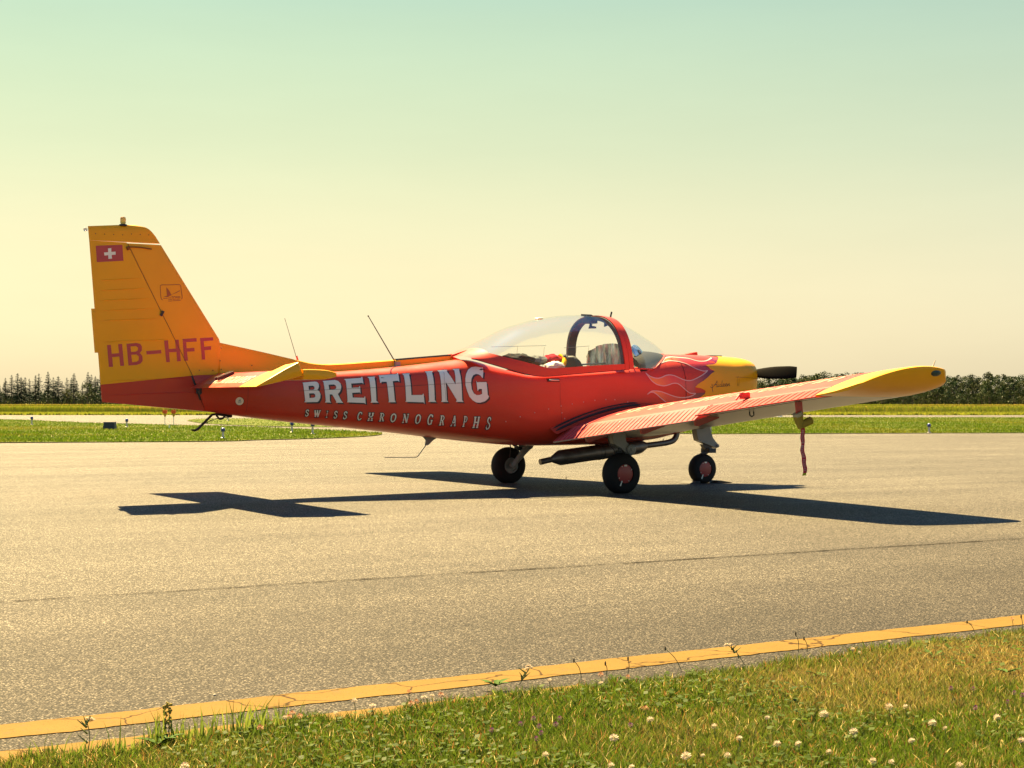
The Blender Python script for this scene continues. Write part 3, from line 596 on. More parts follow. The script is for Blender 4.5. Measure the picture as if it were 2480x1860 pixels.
# beacon, tail light
mb = MB(); mb.lathe([(.030, -.006), (.036, .0), (.034, .012), (.02, .014)], (-4.63, 0, 2.492), (0, 0, 1), 16); bea = mb.build('beacon', M['black'], plane)
mb = MB(); mb.lathe([(.020, .012), (.025, .03), (.026, .06), (.022, .075), (.010, .082), (.001, .083)], (-4.63, 0, 2.492), (0, 0, 1), 16); mb.build('beacon_lens', M['amber'], bea)
mb = MB(); mb.ball((-4.968, 0, 2.44), (.02, .016, .018), 10, 6); mb.build('tail_light', M['clear_lens'], plane)
# gap between fuselage and rudder
mb = MB(); mb.loft([[(-3.868-.3735*(z-.81)+.016, -w_, z), (-3.868-.3735*(z-.81)-.02, -w_, z), (-3.868-.3735*(z-.81)-.02, w_, z), (-3.868-.3735*(z-.81)+.016, w_, z)] for z, w_ in ((.825, .03), (.95, .052), (1.05, .056), (1.14, .05))]); mb.build('hinge_post', M['black'], plane)
mb = MB(); mb.tube([(-3.93, -.075, 1.03), (-3.95, -.085, 1.0), (-3.93, -.08, .97)], .013, 8); mb.box((-3.94, -.07, 1.0), (.05, .02, .05)); mb.build('control_horn', M['darkgrey'], plane)

# ---- tailplane: rectangular stabiliser, drooping elevators with horn balances at the tips
def sym(c_le, c_te, z, y, th, x0, x1, n=10, lo=True):
    xs = [x0+(x1-x0)*(.5-.5*math.cos(math.pi*i/n)) for i in range(n+1)]; c = c_le-c_te
    up = [(x, y, z+naca((c_le-x)/c)*th*c+.002) for x in xs]; dn = [(x, y, z-naca((c_le-x)/c)*th*c-.002) for x in xs[::-1]]
    return up+dn
ZT = 1.128; XH = -3.765
DROOP = rad(21)
def droop(p): 
    x, y, z = p; dx, dz = x-XH, z-ZT; return (XH+dx*math.cos(DROOP)-dz*math.sin(DROOP)*-1*-1, y, ZT+dx*math.sin(DROOP)+dz*math.cos(DROOP))
for s_ in (-1, 1):
    mb = MB(); mb.loft([sym(-3.315, -4.055, ZT, s_*y, .115, -3.315, XH+.012) for y in (.03, .6, 1.2, 1.42)]); stab = mb.build('stabilizer', M['red'], plane, smooth=50)
    rg = [sym(-3.315, -4.055, ZT, s_*y, .115, -3.315, XH+.012 if y < 1.5 else -3.622) for y in (1.42, 1.499)]+[sym(-3.315, -4.055, ZT, s_*y, .115*q, -3.315-dx, -3.622) for y, q, dx in ((1.501, 1, 0), (1.72, 1, 0), (1.815, 1, 0), (1.829, .93, .006), (1.835, .78, .02))]
    mb = MB(); mb.loft(rg[:2]); mb.loft(rg[2:]); mb.build('stabilizer_tip', M['yellow'], stab, smooth=50)
    def er(y, x0, q=1, th=.115): return [droop(p) for p in sym(-3.315, -4.055, ZT, s_*y, th*q, x0, -4.055)]
    mb = MB(); mb.loft([er(y, XH-.004) for y in (.115, .6, 1.1, 1.42)]); el = mb.build('elevator', M['red'], plane, smooth=50)
    mb = MB(); mb.loft([er(y, XH-.004) for y in (1.42, 1.508)])
    def horn(y, q, x0):
        rgn = er(y, x0, q); return rgn
    mb.loft([er(1.51, -3.632), er(1.60, -3.63, th=.125), er(1.74, -3.63, th=.155), er(1.818, -3.63, th=.165), er(1.832, -3.636, .95, .165), er(1.838, -3.65, .82, .165)]); mb.build('elevator_tip', M['yellow'], el, smooth=50)
    for yb in (.55, .62): 
        mb = MB(); mb.box(droop((XH-.10, s_*yb, ZT+.042)), (.16, .012, .03), Matrix.Rotation(-DROOP, 3, 'Y')); mb.build('trim_horn', M['seam'], el)
    if s_ < 0:
        txt = 'CHRONOGRAPHS'; items = []
        for i, c in enumerate(txt): items.append((c, (300+i*92, 0, 300+i*92+62, 120)))
        pl = simple('pale_lettering', (.70, .36, .25), .5)
        for o in [decal('letter', glyphs([it]), pl, el, 0, surf=lambda x, z: 0, step=0) for it in items]:
          for v in o.data.vertices:
            a, b = v.co.x, v.co.z; x = -3.98+b; u = (-3.315-x)/.74; v.co = droop((x, -a, ZT+naca(u)*.115*.74+.0045))
for x, y in ((-3.60, 0),): pass

# ---- wings
LEX = lambda y: 1.15-.096*(abs(y)-.55); TEX = lambda y: -.485+.012*(abs(y)-.55)
ZTE = lambda y: .553+.1*(abs(y)-.6); INC = math.tan(rad(5.0)); TH = .18; CM = .03
def wpt(y, u, up, dz=0):
    """u: 0 leading edge .. 1 trailing edge"""
    le, te = LEX(y), TEX(y); c = le-te; x = le-u*c
    cam_ = CM*(1-((u-.5)/.5)**2); t = naca(u)*TH+.0035
    return Vector((x, y, ZTE(y)+(1-u)*c*INC+c*(cam_+(t if up else -t))))
UH = .855
def wring(y, u0, u1, n=16):
    us = [u0+(u1-u0)*(.5-.5*math.cos(math.pi*i/n)) for i in range(n+1)]
    return [wpt(y, u, True) for u in us]+[wpt(y, u, False) for u in us[::-1]]
def rot_y(p, x0, z0, a): dx, dz = p[0]-x0, p[2]-z0; return (x0+dx*math.cos(a)-dz*math.sin(a), p[1], z0+dx*math.sin(a)+dz*math.cos(a))
def wing_mesh(mb): 
    me_v, me_f = mb.v, mb.f; return me_v, me_f
def two_tone(name, mb, parent, top, under):
    o = mb.build(name, [top, under], parent, smooth=40)
    for p in o.data.polygons: p.material_index = 1 if p.normal.z < -.25 else 0
    return o
for s_ in (-1, 1):
    mb = MB(); ys = frange(.35, 4.56, 20); mb.loft([wring(s_*y, 0, UH) for y in ys])
    wing = two_tone('wing', mb, plane, M['wing_red'], M['under'])
    # tip: upper skin runs out to a sharp edge, the end face slopes in below it
    rings = []
    for i, (y, k_, lo) in enumerate(((4.56, 0, 1), (4.66, .004, .97), (4.76, .018, .88), (4.83, .05, .62), (4.862, .085, .30), (4.875, .11, .12))):
        n = 18; rg = []
        for j in range(n+1):
            u = k_+(1-1.6*k_-k_)*(.5-.5*math.cos(math.pi*j/n)); rg.append(wpt(s_*y, u, True)-Vector((0, 0, .012*(i/5)**3)))
        for j in range(n, -1, -1):
            u = k_+(1-1.6*k_-k_)*(.5-.5*math.cos(math.pi*j/n)); a, b = wpt(s_*y, u, True)-Vector((0, 0, .012*(i/5)**3)), wpt(s_*y, u, False); rg.append(a+(b-a)*lo)
        rings.append(rg)
    mb = MB(); mb.loft(rings); tip = mb.build('wing_tip', M['yellow'], wing, smooth=50)
    lp = wpt(s_*4.80, .17, True); lens = M['green_lens'] if s_ < 0 else simple('red_lens', (.3, .01, .01), .1)
    mb = MB(); mb.ball((lp.x, s_*4.845, lp.z-.045), (.072, .035, .034), 14, 8); mb.build('navigation_light', lens, tip)
    mb = MB(); mb.tube([(lp.x+.02, s_*4.80, lp.z-.01), (lp.x+.055, s_*4.80, lp.z+.055)], [.008, .003], 6); mb.build('strobe_rod', M['clear_lens'], tip)
    # flap (lowered) and aileron
    def surf(name, y0, y1, ang, beads, parent, nb):
        hx = lambda y: LEX(y)-(UH+.012)*(LEX(y)-TEX(y)); 
        def tr(p):
            y = p[1]; a = wpt(y, UH+.012, True); b = wpt(y, UH+.012, False); return rot_y(p, a.x, (a.z+b.z)/2+.012, ang)
        mb = MB(); rgs = []
        for y in frange(y0, y1, 8):
            us = [UH+.010+(1-UH-.010)*i/8 for i in range(9)]; rgs.append([tr(wpt(s_*y, u, True)) for u in us]+[tr(wpt(s_*y, u, False)) for u in us[::-1]])
        mb.loft(rgs); o = two_tone(name, mb, parent, M['flap_red'] if name == 'flap' else M['wing_red'], M['under'])
        for i in range(nb):
            y = y0+(y1-y0)*(i+.5)/nb; P = [tr(wpt(s_*y, u, True)+Vector((0, 0, .001))) for u in (UH+.022, UH+.05, .93, .97, .996)]
            m_ = MB(); m_.tube(P, [.0015, .0042, .0048, .0048, .0048], 6); m_.build('bead', M['wing_red'], o)
        return o, tr
    flap, trf = surf('flap', .60, 2.955, rad(17), True, wing, 31)
    ail, tra = surf('aileron', 2.985, 4.545, rad(4), True, wing, 19)
    for y in (1.0, 1.95, 2.80):
        a = wpt(s_*y, .80, False); p = Vector(trf(wpt(s_*y, .93, False)))
        mb = MB(); mb.prism([(a.x+.10, a.z+.03), (p.x+.01, p.z+.02), (p.x+.03, p.z-.055), (p.x+.055, p.z-.06), (a.x+.12, a.z-.01)], s_*y-.014, s_*y+.014); mb.build('hinge_bracket', M['hub'], flap)
    a = wpt(s_*3.42, .83, True); mb = MB(); mb.box((a.x-.02, s_*3.42, a.z+.025), (.09, .03, .055)); mb.tube([(a.x-.05, s_*3.42, a.z+.04), (a.x-.09, s_*3.44, a.z+.035), (a.x-.13, s_*3.44, a.z-.01)], .009, 6); mb.build('balance_horn', M['regred'], ail)
    # hinge gap strips
    for y0, y1, o in ((.60, 2.95, flap), (2.99, 4.54, ail)):
        mb = MB(); mb.loft([[wpt(s_*y, UH-.004, True)+Vector((0, 0, .001)), wpt(s_*y, UH+.012, True)+Vector((0, 0, -.004)), wpt(s_*y, UH+.012, True)+Vector((0, 0, -.012)), wpt(s_*y, UH-.004, True)+Vector((0, 0, -.01))] for y in frange(y0, y1, 8)]); mb.build('hinge_gap', M['seam'], wing)
        mb = MB(); mb.loft([[wpt(s_*y, UH-.006, False)+Vector((0, 0, -.001)), wpt(s_*y, UH+.012, False)+Vector((0, 0, -.002)), wpt(s_*y, UH+.012, False)+Vector((0, 0, .012)), wpt(s_*y, UH-.006, False)+Vector((0, 0, .01))] for y in frange(y0, y1, 8)]); mb.build('hinge_gap', M['black'], wing)
    # walkway strips at the root and rivet rows along the spar
    for k_, (ya, yb) in enumerate(((.585, .615), (.66, .70))):
        mb = MB(); us = frange(.18, .845, 16); mb.loft([[wpt(s_*ya, u, True)+Vector((0, 0, .0025)), wpt(s_*yb, u, True)+Vector((0, 0, .0025))] for u in us], cap=False, closed=False); mb.build('walkway_strip', M['rubber'], wing, recalc=False)
    mb = MB()
    for u in (.36, .60):
        for y in np.arange(.9, 4.5, .055): p = wpt(s_*y, u, True); mb.ball(p+Vector((0, 0, .0005)), (.005, .005, .0025), 5, 3)
    rr = mb.build('rivets', M['red'], wing); rr['kind'] = 'stuff'
    if s_ < 0:
        txt = 'SWISS CHRONOGRAPHS'; items = [(c, (1050+i*185, 0, 1050+i*185+(60 if c == 'I' else 115), 260)) for i, c in enumerate(txt) if c != ' ']
        wl = simple('wing_lettering', (.62, .31, .24), .6, spec=.05)
        for o in [decal('letter', glyphs([it]), wl, wing, 0, surf=lambda x, z: 0, step=.06) for it in items]:
          for v in o.data.vertices:
            a, b = v.co.x, v.co.z; y = -a; u = (LEX(y)-(-.02+b))/(LEX(y)-TEX(y)); v.co = wpt(y, u, True)+Vector((0, 0, .003))
    p = wpt(s_*3.30, .72, False); mb = MB(); mb.tube([(p.x-.025, p.y, p.z+.01), (p.x-.022, p.y, p.z-.03), (p.x, p.y, p.z-.043), (p.x+.022, p.y, p.z-.03), (p.x+.018, p.y, p.z+.01)], .006, 6); mb.build('tie_down_ring', M['darkgrey'], wing)
# root fillet
for s_ in (-1, 1):
    rings = []
    for i in range(19):
        u = .10+.885*i/18; a = wpt(s_*.70, u, True); h = .11*math.sin(math.pi*min(1, .12+.88*(1-u)))*.5+.05*u; rg = []
        for q in range(7):
            t = q/6; y = .70-.165*t; rg.append((a.x, s_*y, wpt(s_*y, u, True).z+.001+h*(1-math.cos(t*math.pi/2))))
        rings.append(rg)
    mb = MB(); mb.loft(rings, cap=False, closed=False); mb.build('wing_root_fillet', M['red'], plane, smooth=60, recalc=False)
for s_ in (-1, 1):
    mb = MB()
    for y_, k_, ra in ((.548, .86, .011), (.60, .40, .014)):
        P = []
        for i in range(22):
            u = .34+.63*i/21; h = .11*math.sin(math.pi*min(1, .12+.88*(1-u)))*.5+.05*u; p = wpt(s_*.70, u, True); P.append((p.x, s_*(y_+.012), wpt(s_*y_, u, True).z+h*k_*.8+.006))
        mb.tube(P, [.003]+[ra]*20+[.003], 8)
    mb.build('fillet_band', M['rubber'], plane)  # dark bands: walkway rubber, with fuselage shade modelled in as black tubes
# pitot mast under the near wing
pp = Vector((-.24, -4.12, .90)); mb = MB(); mb.loft([[(pp.x-.035+dx, pp.y-.008, z), (pp.x+.03+dx, pp.y-.008, z), (pp.x+.03+dx, pp.y+.008, z), (pp.x-.035+dx, pp.y+.008, z)] for z, dx in ((.955, 0), (.90, 0), (.775, .012))]); mb.tube([(pp.x-.02, pp.y, .785), (pp.x+.03, pp.y, .785)], .012, 10); mb.build('pitot_mast', M['regred'], plane)

# ---- canopy
def tab(P):
    def f(x):
        if x <= P[0][0]: return P[0][1]
        for (a, va), (b, vb) in zip(P, P[1:]):
            if x <= b: t = (x-a)/(b-a); return va+(vb-va)*t
        return P[-1][1]
    return f
def sm(P):
    f = tab(P); return lambda x: (f(x-.06)+2*f(x-.03)+2*f(x)+2*f(x+.03)+f(x+.06))/8
c_top = sm([(-1.36, 1.325), (-1.30, 1.345), (-1.122, 1.422), (-.875, 1.546), (-.623, 1.668), (-.339, 1.748), (-.05, 1.798), (.17, 1.812), (.393, 1.800), (.5, 1.782)])
c_seam = sm([(-1.34, 1.325), (-1.30, 1.322), (-1.015, 1.246), (-.80, 1.187), (-.62, 1.152), (-.5, 1.152), (-.042, 1.190), (.5, 1.232)])
c_glass = sm([(-1.30, 1.42), (-1.15, 1.40), (-1.063, 1.366), (-.893, 1.318), (-.684, 1.266), (-.47, 1.210), (-.042, 1.238), (.5, 1.270)])
c_w = lambda x: min(sec(x)[2]*1.004, .566)
NC = 2.35
def c_pt(x, a, off=0):
    w, zs, zt = c_w(x)+off, c_seam(x), c_top(x)+off; e = 2/NC; c, s_ = math.cos(a), math.sin(a)
    return (x, -w*math.copysign(abs(c)**e, c), zs+(zt-zs)*abs(s_)**e)
def c_ang(x):
    zs, zt = c_seam(x), c_top(x); t = min(1, max(0, (c_glass(x)-zs)/max(1e-3, zt-zs))); return math.asin(t**(NC/2))
XS = frange(-1.12, .40, 34)
mb = MB(); mb.loft([[c_pt(x, c_ang(x)+(math.pi-2*c_ang(x))*j/36) for j in range(37)] for x in XS], cap=False, closed=False); canopy = mb.build('canopy_glass', M['acrylic'], plane, smooth=180, recalc=False)
canopy_parts = []
for side in (0, 1):
    mb = MB(); rows = []
    for x in frange(-1.115, .43, 34):
        g = c_ang(x)+.03; A_ = [c_pt(x, g*j/6, .006) for j in range(7)]
        if side: A_ = [(p[0], -p[1], p[2]) for p in A_]
        rows.append(A_)
    mb.loft(rows, cap=False, closed=False); mb.build('canopy_frame', M['red'], plane, smooth=50, recalc=False)
mb = MB(); mb.loft([[c_pt(x, math.pi*j/36, .007) for j in range(37)] for x in frange(-1.315, -1.09, 6)], cap=False, closed=False); mb.build('canopy_frame', M['red'], plane, smooth=50, recalc=False)
mb = MB(); mb.prism([(-1.33, 1.335), (-1.31, 1.372), (-1.115, 1.430), (-1.09, 1.428), (-1.13, 1.40)], -.05, .05); mb.build('canopy_fairing', M['red'], plane)
for side in (-1, 1):
    mb = MB(); mb.tube([(x, side*(c_w(x)+.004), c_seam(x)) for x in frange(-1.31, .47, 30)]+[(.484, side*.568, c_seam(.47)+.01), (.484, side*.567, 1.29)], .0045, 6); mb.build('canopy_gap', M['seam'], plane)
mb = MB(); p = c_pt(-.27, math.pi/2, .004); mb.ball(p, (.05, .05, .012), 16, 6); mb.build('vent_disc', simple('vent_plastic', (.45, .55, .52), .3), plane)
# windscreen arch: red outside, grey inside, with latch
def arch(x0, x1, wb, zb, zt, t0, t1, n=40, ex=2.7):
    rings = []
    for j in range(n+1):
        a = math.pi*j/n; c, s_ = math.cos(a), math.sin(a); e = 2/ex; cc, ss = math.copysign(abs(c)**e, c), abs(s_)**e; xo = -.055*ss
        rings.append([(x+xo, -(wb-t)*cc, zb+(zt-t-zb)*ss) for x, t in ((x0, t0), (x1, t0), (x1, t1), (x0, t1))])
    return rings
mb = MB(); mb.loft(arch(.425, .475, .570, 1.225, 1.806, -.004, .010)); mb.build('windscreen_arch', M['red'], plane, smooth=50)
mb = MB(); mb.loft(arch(.478, .530, .572, 1.235, 1.800, -.002, .010)); mb.build('windscreen_arch', M['red'], plane, smooth=50)
mb = MB(); mb.loft(arch(.413, .468, .560, 1.245, 1.797, .0, .042)); mb.loft(arch(.472, .520, .556, 1.245, 1.792, .006, .022)); mb.build('arch_liner', M['liner'], plane, smooth=50)
mb = MB(); mb.box((.37, .02, 1.752), (.10, .13, .05)); mb.box((.34, .02, 1.79), (.05, .06, .05)); mb.tube([(.37, .0, 1.72), (.36, .02, 1.69), (.42, -.02, 1.685)], [.018, .02, .01], 8); mb.build('canopy_latch', M['liner'], plane)
mb = MB(); mb.tube([(.43, -.17, 1.735), (.45, -.17, 1.70)], [.006, .028], 8); mb.build('mirror', M['darkgrey'], plane)
mb = MB(); mb.tube([(.53, -.12, 1.775), (.55, -.12, 1.85)], [.009, .009], 6); mb.build('thermometer_probe', M['black'], plane)
mb = MB(); mb.tube([(.28, .05, 1.817), (.40, .05, 1.812), (.45, .05, 1.795)], [.012, .016, .006], 8); mb.build('roof_vent', M['darkgrey'], plane)
# windscreen
w_w = lambda x: .560*math.sqrt(max(0, 1-((x-.46)/.765)**2))
w_z = lambda x: 1.795-(x-.46)*(.385/.765)-.035*math.sin(math.pi*(x-.46)/.765)*-1
def deck(x, y):
    zb, zt, w, zc, nu, nl = sec(x); t = min(.999, abs(y)/w); return zc+(zt-zc)*(1-t**nu)**(1/nu)
rows = []
for i in range(19):
    x = .47+(1.218-.47)*(i/18); w = max(.004, w_w(x)); z1 = max(w_z(x), deck(x, 0)+.004); r_ = []
    for j in range(29):
        a = math.pi*j/28; c, s_ = math.cos(a), math.sin(a); e = 2/2.4; y = -w*math.copysign(abs(c)**e, c); z0 = max(deck(x, w), 1.24)-.004; r_.append((x, y, z0+(z1-z0)*abs(s_)**e))
    rows.append(r_)
mb = MB(); mb.loft(rows, cap=False, closed=False); mb.build('windscreen', M['screen'], plane, smooth=180, recalc=False)
for side in (-1, 1):
    mb = MB(); mb.tube([(x, side*w_w(x), max(deck(x, w_w(x)), 1.24)+.001) for x in [.49+(1.222-.49)*math.sin(i/20*math.pi/2) for i in range(21)]], .007, 6); mb.build('windscreen_seal', M['red'], plane)
rows = []
for i in range(13):
    x = .66+(1.20-.66)*i/12; w = max(.01, w_w(x)*.95); h = .10*math.sin(math.pi*min(1, (1.21-x)/.55)*.5); r_ = []
    for j in range(17):
        a = math.pi*j/16; y = -w*math.cos(a); r_.append((x, y, deck(x, w)-.03+(deck(x, y)-deck(x, w))+(.03+h)*math.sin(a)**.55))
    rows.append(r_)
mb = MB(); mb.loft(rows, cap=True, closed=True); mb.build('coaming', M['cockpit'], plane, smooth=60)
# seat, stick and blind rails inside
mb = MB(); rings = []
for z, x, d, w in ((1.10, .36, .16, .20), (1.22, .31, .15, .205), (1.33, .25, .13, .19), (1.372, .23, .10, .16), (1.388, .23, .04, .12)):
    rings.append([(x+d*.5*math.copysign(abs(math.cos(a))**.6, math.cos(a)), .27+w*math.copysign(abs(math.sin(a))**.6, math.sin(a)), z) for a in [2*math.pi*i/20 for i in range(20)]])
mb.loft(rings); mb.build('seat_back', M['seat'], plane)
mb = MB(); mb.tube([(.44, .40, 1.18), (.43, .40, 1.31), (.435, .40, 1.35)], [.008, .012, .014], 8); mb.build('canopy_lever', M['black'], plane)
rail = simple('rail_alloy', (.55, .48, .36), .4, .5)
mb = MB()
for q, (xa, xb, y, z) in enumerate(((-.62, .05, .40, 1.475), (.28, .60, .40, 1.48))):
    mb.tube([(xa, y, z), (xb, y, z+.025)], .0022, 6)
    for t in (.48, .97): mb.tube([(xa+(xb-xa)*t, y, z+.01), (xa+(xb-xa)*t, y+.05, 1.24)], .0017, 5)
mb.tube([(.36, .30, 1.295), (.66, .10, 1.315)], .010, 6); mb.build('blind_rail', rail, plane)

# ---- undercarriage
def wheel(c, R, w, hubside, name='wheel', rim=.46):
    c = Vector(c); W = empty(name, c); W.parent = plane; mb = MB(); prof = []
    # flattened where it stands; round shoulders
    n = 40; rings = []
    for i in range(13):
        a = math.pi*i/12; h = -w*.5*math.cos(a); r_ = R*rim+(R*(1-rim))*(math.sin(a)**.55); rg = []
        for j in range(n):
            t = 2*math.pi*j/n; x, z = r_*math.cos(t), r_*math.sin(t); bulge = 1
            if z < -R+.012: bulge = 1.06; z = -R+.012+(z+R-.012)*.12-.0
            rg.append((x, h*bulge, z))
        rings.append(rg)
    mb.loft(rings, cap=False); mb.build('tyre', M['tyre'], W, smooth=60)
    mb = MB(); mb.lathe([(R*rim*1.02, w*.36), (R*rim*.98, w*.44), (R*rim*.80, w*.47), (.001, w*.49)], (0, 0, 0), (0, hubside, 0), 28); hub = mb.build('hub_cap', M['hub'], W)
    mb = MB()
    for q in range(4):
        a = q*math.pi/2+.5; mb.ball((R*rim*.86*math.cos(a), hubside*w*.475, R*rim*.86*math.sin(a)), .005, 6, 4)
    mb.box((R*rim*-.55, hubside*(w*.49), -R*rim*.98), (.012, .004, .052), Matrix.Rotation(.42, 3, 'Y')); mb.box((0, hubside*w*.49, R*rim*.86), (.03, .004, .014)); mb.build('slip_mark', M['white'], hub)
    mb = MB(); mb.lathe([(R*rim*.95, w*.30), (R*rim*.90, w*.44), (R*rim*.72, w*.44), (R*rim*.70, w*.2)], (0, 0, 0), (0, -hubside, 0), 28); mb.lathe([(.02, w*.1), (.03, w*.5), (.028, w*.62), (.001, w*.63)], (0, 0, 0), (0, -hubside, 0), 16); mb.build('brake_disc', M['grey'], W)
    return W
RM = .2052; RN = .169
wheel((0, -1.135, RM-.012), RM, .165, -1); wheel((0, 1.135, RM-.012), RM, .165, 1); wheel((1.815, 0, RN-.010), RN, .135, -1, rim=.50)
for s_ in (-1, 1):
    yo = 1.0
    leg = MB(); leg.prism([(-.035, .62), (.10, .63), (.105, .545), (.118, .50), (.165, .462), (.205, .44), (.215, .42), (.205, .385), (.172, .360), (.13, .372), (.06, .435), (-.03, .485), (-.04, .52)], s_*(yo-.035), s_*(yo+.055))
    L_ = leg.build('gear_leg', M['grey'], plane)
    mb = MB(); mb.lathe([(.050, -.062), (.052, .0), (.052, .062), (.04, .068), (.018, .069), (.016, .078), (.001, .079)], (.168, s_*yo+s_*.01, .424), (0, s_, 0), 24); mb.build('pivot_cap', M['grey'], L_)
    mb = MB(); mb.tube([(.17, s_*(yo-.02), .41), (.10, s_*(yo-.02), .34), (.02, s_*(yo-.0), .235), (0, s_*(yo+.01), RM-.012)], [.042, .036, .030, .034], 10); mb.tube([(0, s_*(yo-.01), RM-.012), (0, s_*(yo+.08), RM-.012)], .028, 10); mb.build('trailing_arm', M['grey'], L_)
    mb = MB(); mb.tube([(.02, s_*(yo+.0), .40), (.06, s_*(yo+.02), .385), (.13, s_*(yo+.02), .37)], .024, 8); mb.lathe([(.02, 0), (.02, .02), (.01, .021)], (.035, s_*(yo+.05), .425), (0, s_, 0), 12); mb.build('shock_absorber', M['darkgrey'], L_)
    mb = MB(); mb.tube(smooth_path([(-.07, s_*1.0, .56), (-.06, s_*1.03, .47), (-.025, s_*1.05, .42), (-.02, s_*1.05, .36), (-.03, s_*1.05, .28)], 4), .006, 6); mb.build('brake_hose', M['black'], L_)
# nose leg
mb = MB(); mb.prism([(1.706, .60), (1.715, .535), (1.735, .472), (1.80, .448), (1.93, .405), (1.975, .385), (2.0, .395), (2.0, .425), (1.985, .44), (1.93, .50), (1.885, .62), (1.80, .66)], -.045, .045); NL = mb.build('nose_leg', M['grey'], plane)
mb = MB()
mb.tube([(1.97, .05, .40), (1.90, .095, .32), (1.815, .095, RN-.01), (1.815, .03, RN-.01)], [.02, .022, .024, .02], 8)
mb.box((1.90, 0, .36), (.09, .16, .05)); mb.tube([(1.86, -.03, .345), (1.82, -.02, .33), (1.79, -.0, .31)], [.02, .018, .02], 8); mb.build('nose_fork', M['darkgrey'], NL)
mb = MB(); mb.lathe([(.028, 0), (.028, .10), (.02, .104), (.001, .105)], (1.895, .04, .362), (0, -1, 0), 14); mb.lathe([(.02, .1), (.012, .112), (.001, .113)], (1.985, .04, .412), (0, -1, 0), 12); mb.build('nose_pivot', M['grey'], NL)
mb = MB(); mb.prism([(1.80, .43), (1.87, .43), (1.93, .39), (1.90, .37), (1.84, .375)], -.03, .03); mb.tube([(1.72, -.03, .60), (1.80, -.046, .615), (1.85, -.046, .64)], .012, 6); mb.build('shock_absorber', M['black'], NL)
# exhaust
ex = empty('exhaust'); ex.parent = plane; Y = -.25
mb = MB(); mb.tube([(-.405, Y, .284), (-.27, Y, .308)], [.031, .030], 16); mb.tube([(-.272, Y, .3075), (-.178, Y, .322), (-.165, Y, .3245), (.15, Y, .358), (.62, Y, .405), (.78, Y, .421), (.83, Y, .427), (.90, Y, .435)], [.030, .076, .079, .079, .079, .079, .07, .034], 24); mb.build('muffler', M['exhaust'], ex, smooth=40)
mb = MB(); mb.tube(smooth_path([(.88, Y, .433), (1.05, Y, .448), (1.17, Y, .462), (1.25, Y, .485), (1.292, Y, .535), (1.297, Y, .60), (1.297, Y, .70)], 6), .031, 16); mb.tube([(1.10, Y, .47), (1.135, Y, .512)], [.006, .002], 5); mb.build('exhaust_pipe', M['exhaust'], ex)
mb = MB()
for x in (.30, .345): mb.lathe([(.081, -.008), (.083, -.006), (.083, .006), (.081, .008)], (x, Y, .358+.1*(x-.15)), (1, 0, .1), 24)
mb.build('clamp_band', M['exhaust'], ex)
mb = MB()
for x, zt in ((.27, .50), (.33, .50), (.80, .52), (.84, .52)): mb.tube([(x, Y, .42+.1*(x-.3)), (x+.0, Y, zt)], .011, 6)
mb.build('hanger', M['black'], ex)

# ---- aerials, tail skid
def whip(b, t, r0, r1, base=True, parent=plane):
    mb = MB(); mb.tube([b, t], [r0, r1], 6); o = mb.build('whip_aerial', M['darkgrey'], parent)
    m2 = MB(); m2.ball(t, r1*2.2, 6, 4); m2.build('aerial_tip', M['darkgrey'], o); return o
a1 = whip((-1.945, -.06, 1.29), (-2.235, -.06, 1.735), .006, .004)
mb = MB(); mb.box((-1.925, -.06, 1.262), (.05, .05, .06)); mb.box((-1.925, -.06, 1.243), (.13, .06, .008)); mb.build('aerial_base', M['grey'], a1)
a2 = whip((-2.93, .05, 1.30), (-3.055, .05, 1.692), .003, .002)
mb = MB(); mb.tube([(-2.915, .05, 1.26), (-2.935, .05, 1.34)], [.012, .008], 8); mb.build('aerial_base', M['regred'], a2)
mb = MB(); mb.loft([[(x, -t, z), (x+w, -t, z), (x+w, t, z), (x, t, z)] for x, z, w, t in ((-1.62, .56, .20, .01), (-1.58, .515, .08, .008), (-1.59, .465, .035, .006))]); mb.tube([(-1.575, 0, .47), (-1.672, 0, .352), (-1.70, 0, .347), (-2.03, 0, .352)], .0045, 6); mb.build('belly_aerial', M['grey'], plane)
mb = MB(); mb.tube([(-3.60, 0, .764), (-3.75, 0, .785), (-3.79, 0, .780), (-3.93, 0, .645), (-3.955, 0, .634), (-3.99, 0, .640)], [.012, .012, .012, .012, .011, .006], 8)
mb.tube(smooth_path([(-3.66, 0, .775), (-3.69, 0, .745), (-3.72, 0, .74), (-3.75, 0, .775)], 4), .010, 6); mb.tube(smooth_path([(-3.61, 0, .755), (-3.75, 0, .742), (-3.90, 0, .68)], 4), .004, 5); mb.build('tail_skid', M['black'], plane)

# ================================================================== loose things in and on the aeroplane
# foil blind standing behind the windscreen
rows = []
for i in range(49):
    y = .46-.90*i/48; top = 1.345+.175*(1-abs((y-.02)/.50)**2.6); x0 = .60+.04*(1-(y/.5)**2)+.012*math.sin(y*46)+.006*math.sin(y*111+1); r_ = []
    for j in range(9): t = j/8; r_.append((x0-.03*t+.004*math.sin(9*t+y*40), y, 1.20+(top-1.20)*t))
    rows.append(r_)
mb = MB(); mb.loft(rows, cap=False, closed=False); tag(mb.build('foil_blind', M['foil'], None, smooth=60, recalc=False), 'pleated silver foil sun blind standing behind the windscreen', 'sun blind')
mb = MB(); R_ = Matrix.Rotation(rad(58), 3, 'X') @ Matrix.Rotation(rad(25), 3, 'Y'); c0 = Vector((.80, -.26, 1.415))
ri = []
for r_, h in ((.030, 0), (.035, .012), (.095, .004), (.105, -.004), (.10, -.012), (.03, -.010)): ri.append([c0+R_ @ Vector((r_*math.cos(a)*1.15, r_*math.sin(a), h)) for a in [2*math.pi*i/28 for i in range(28)]])
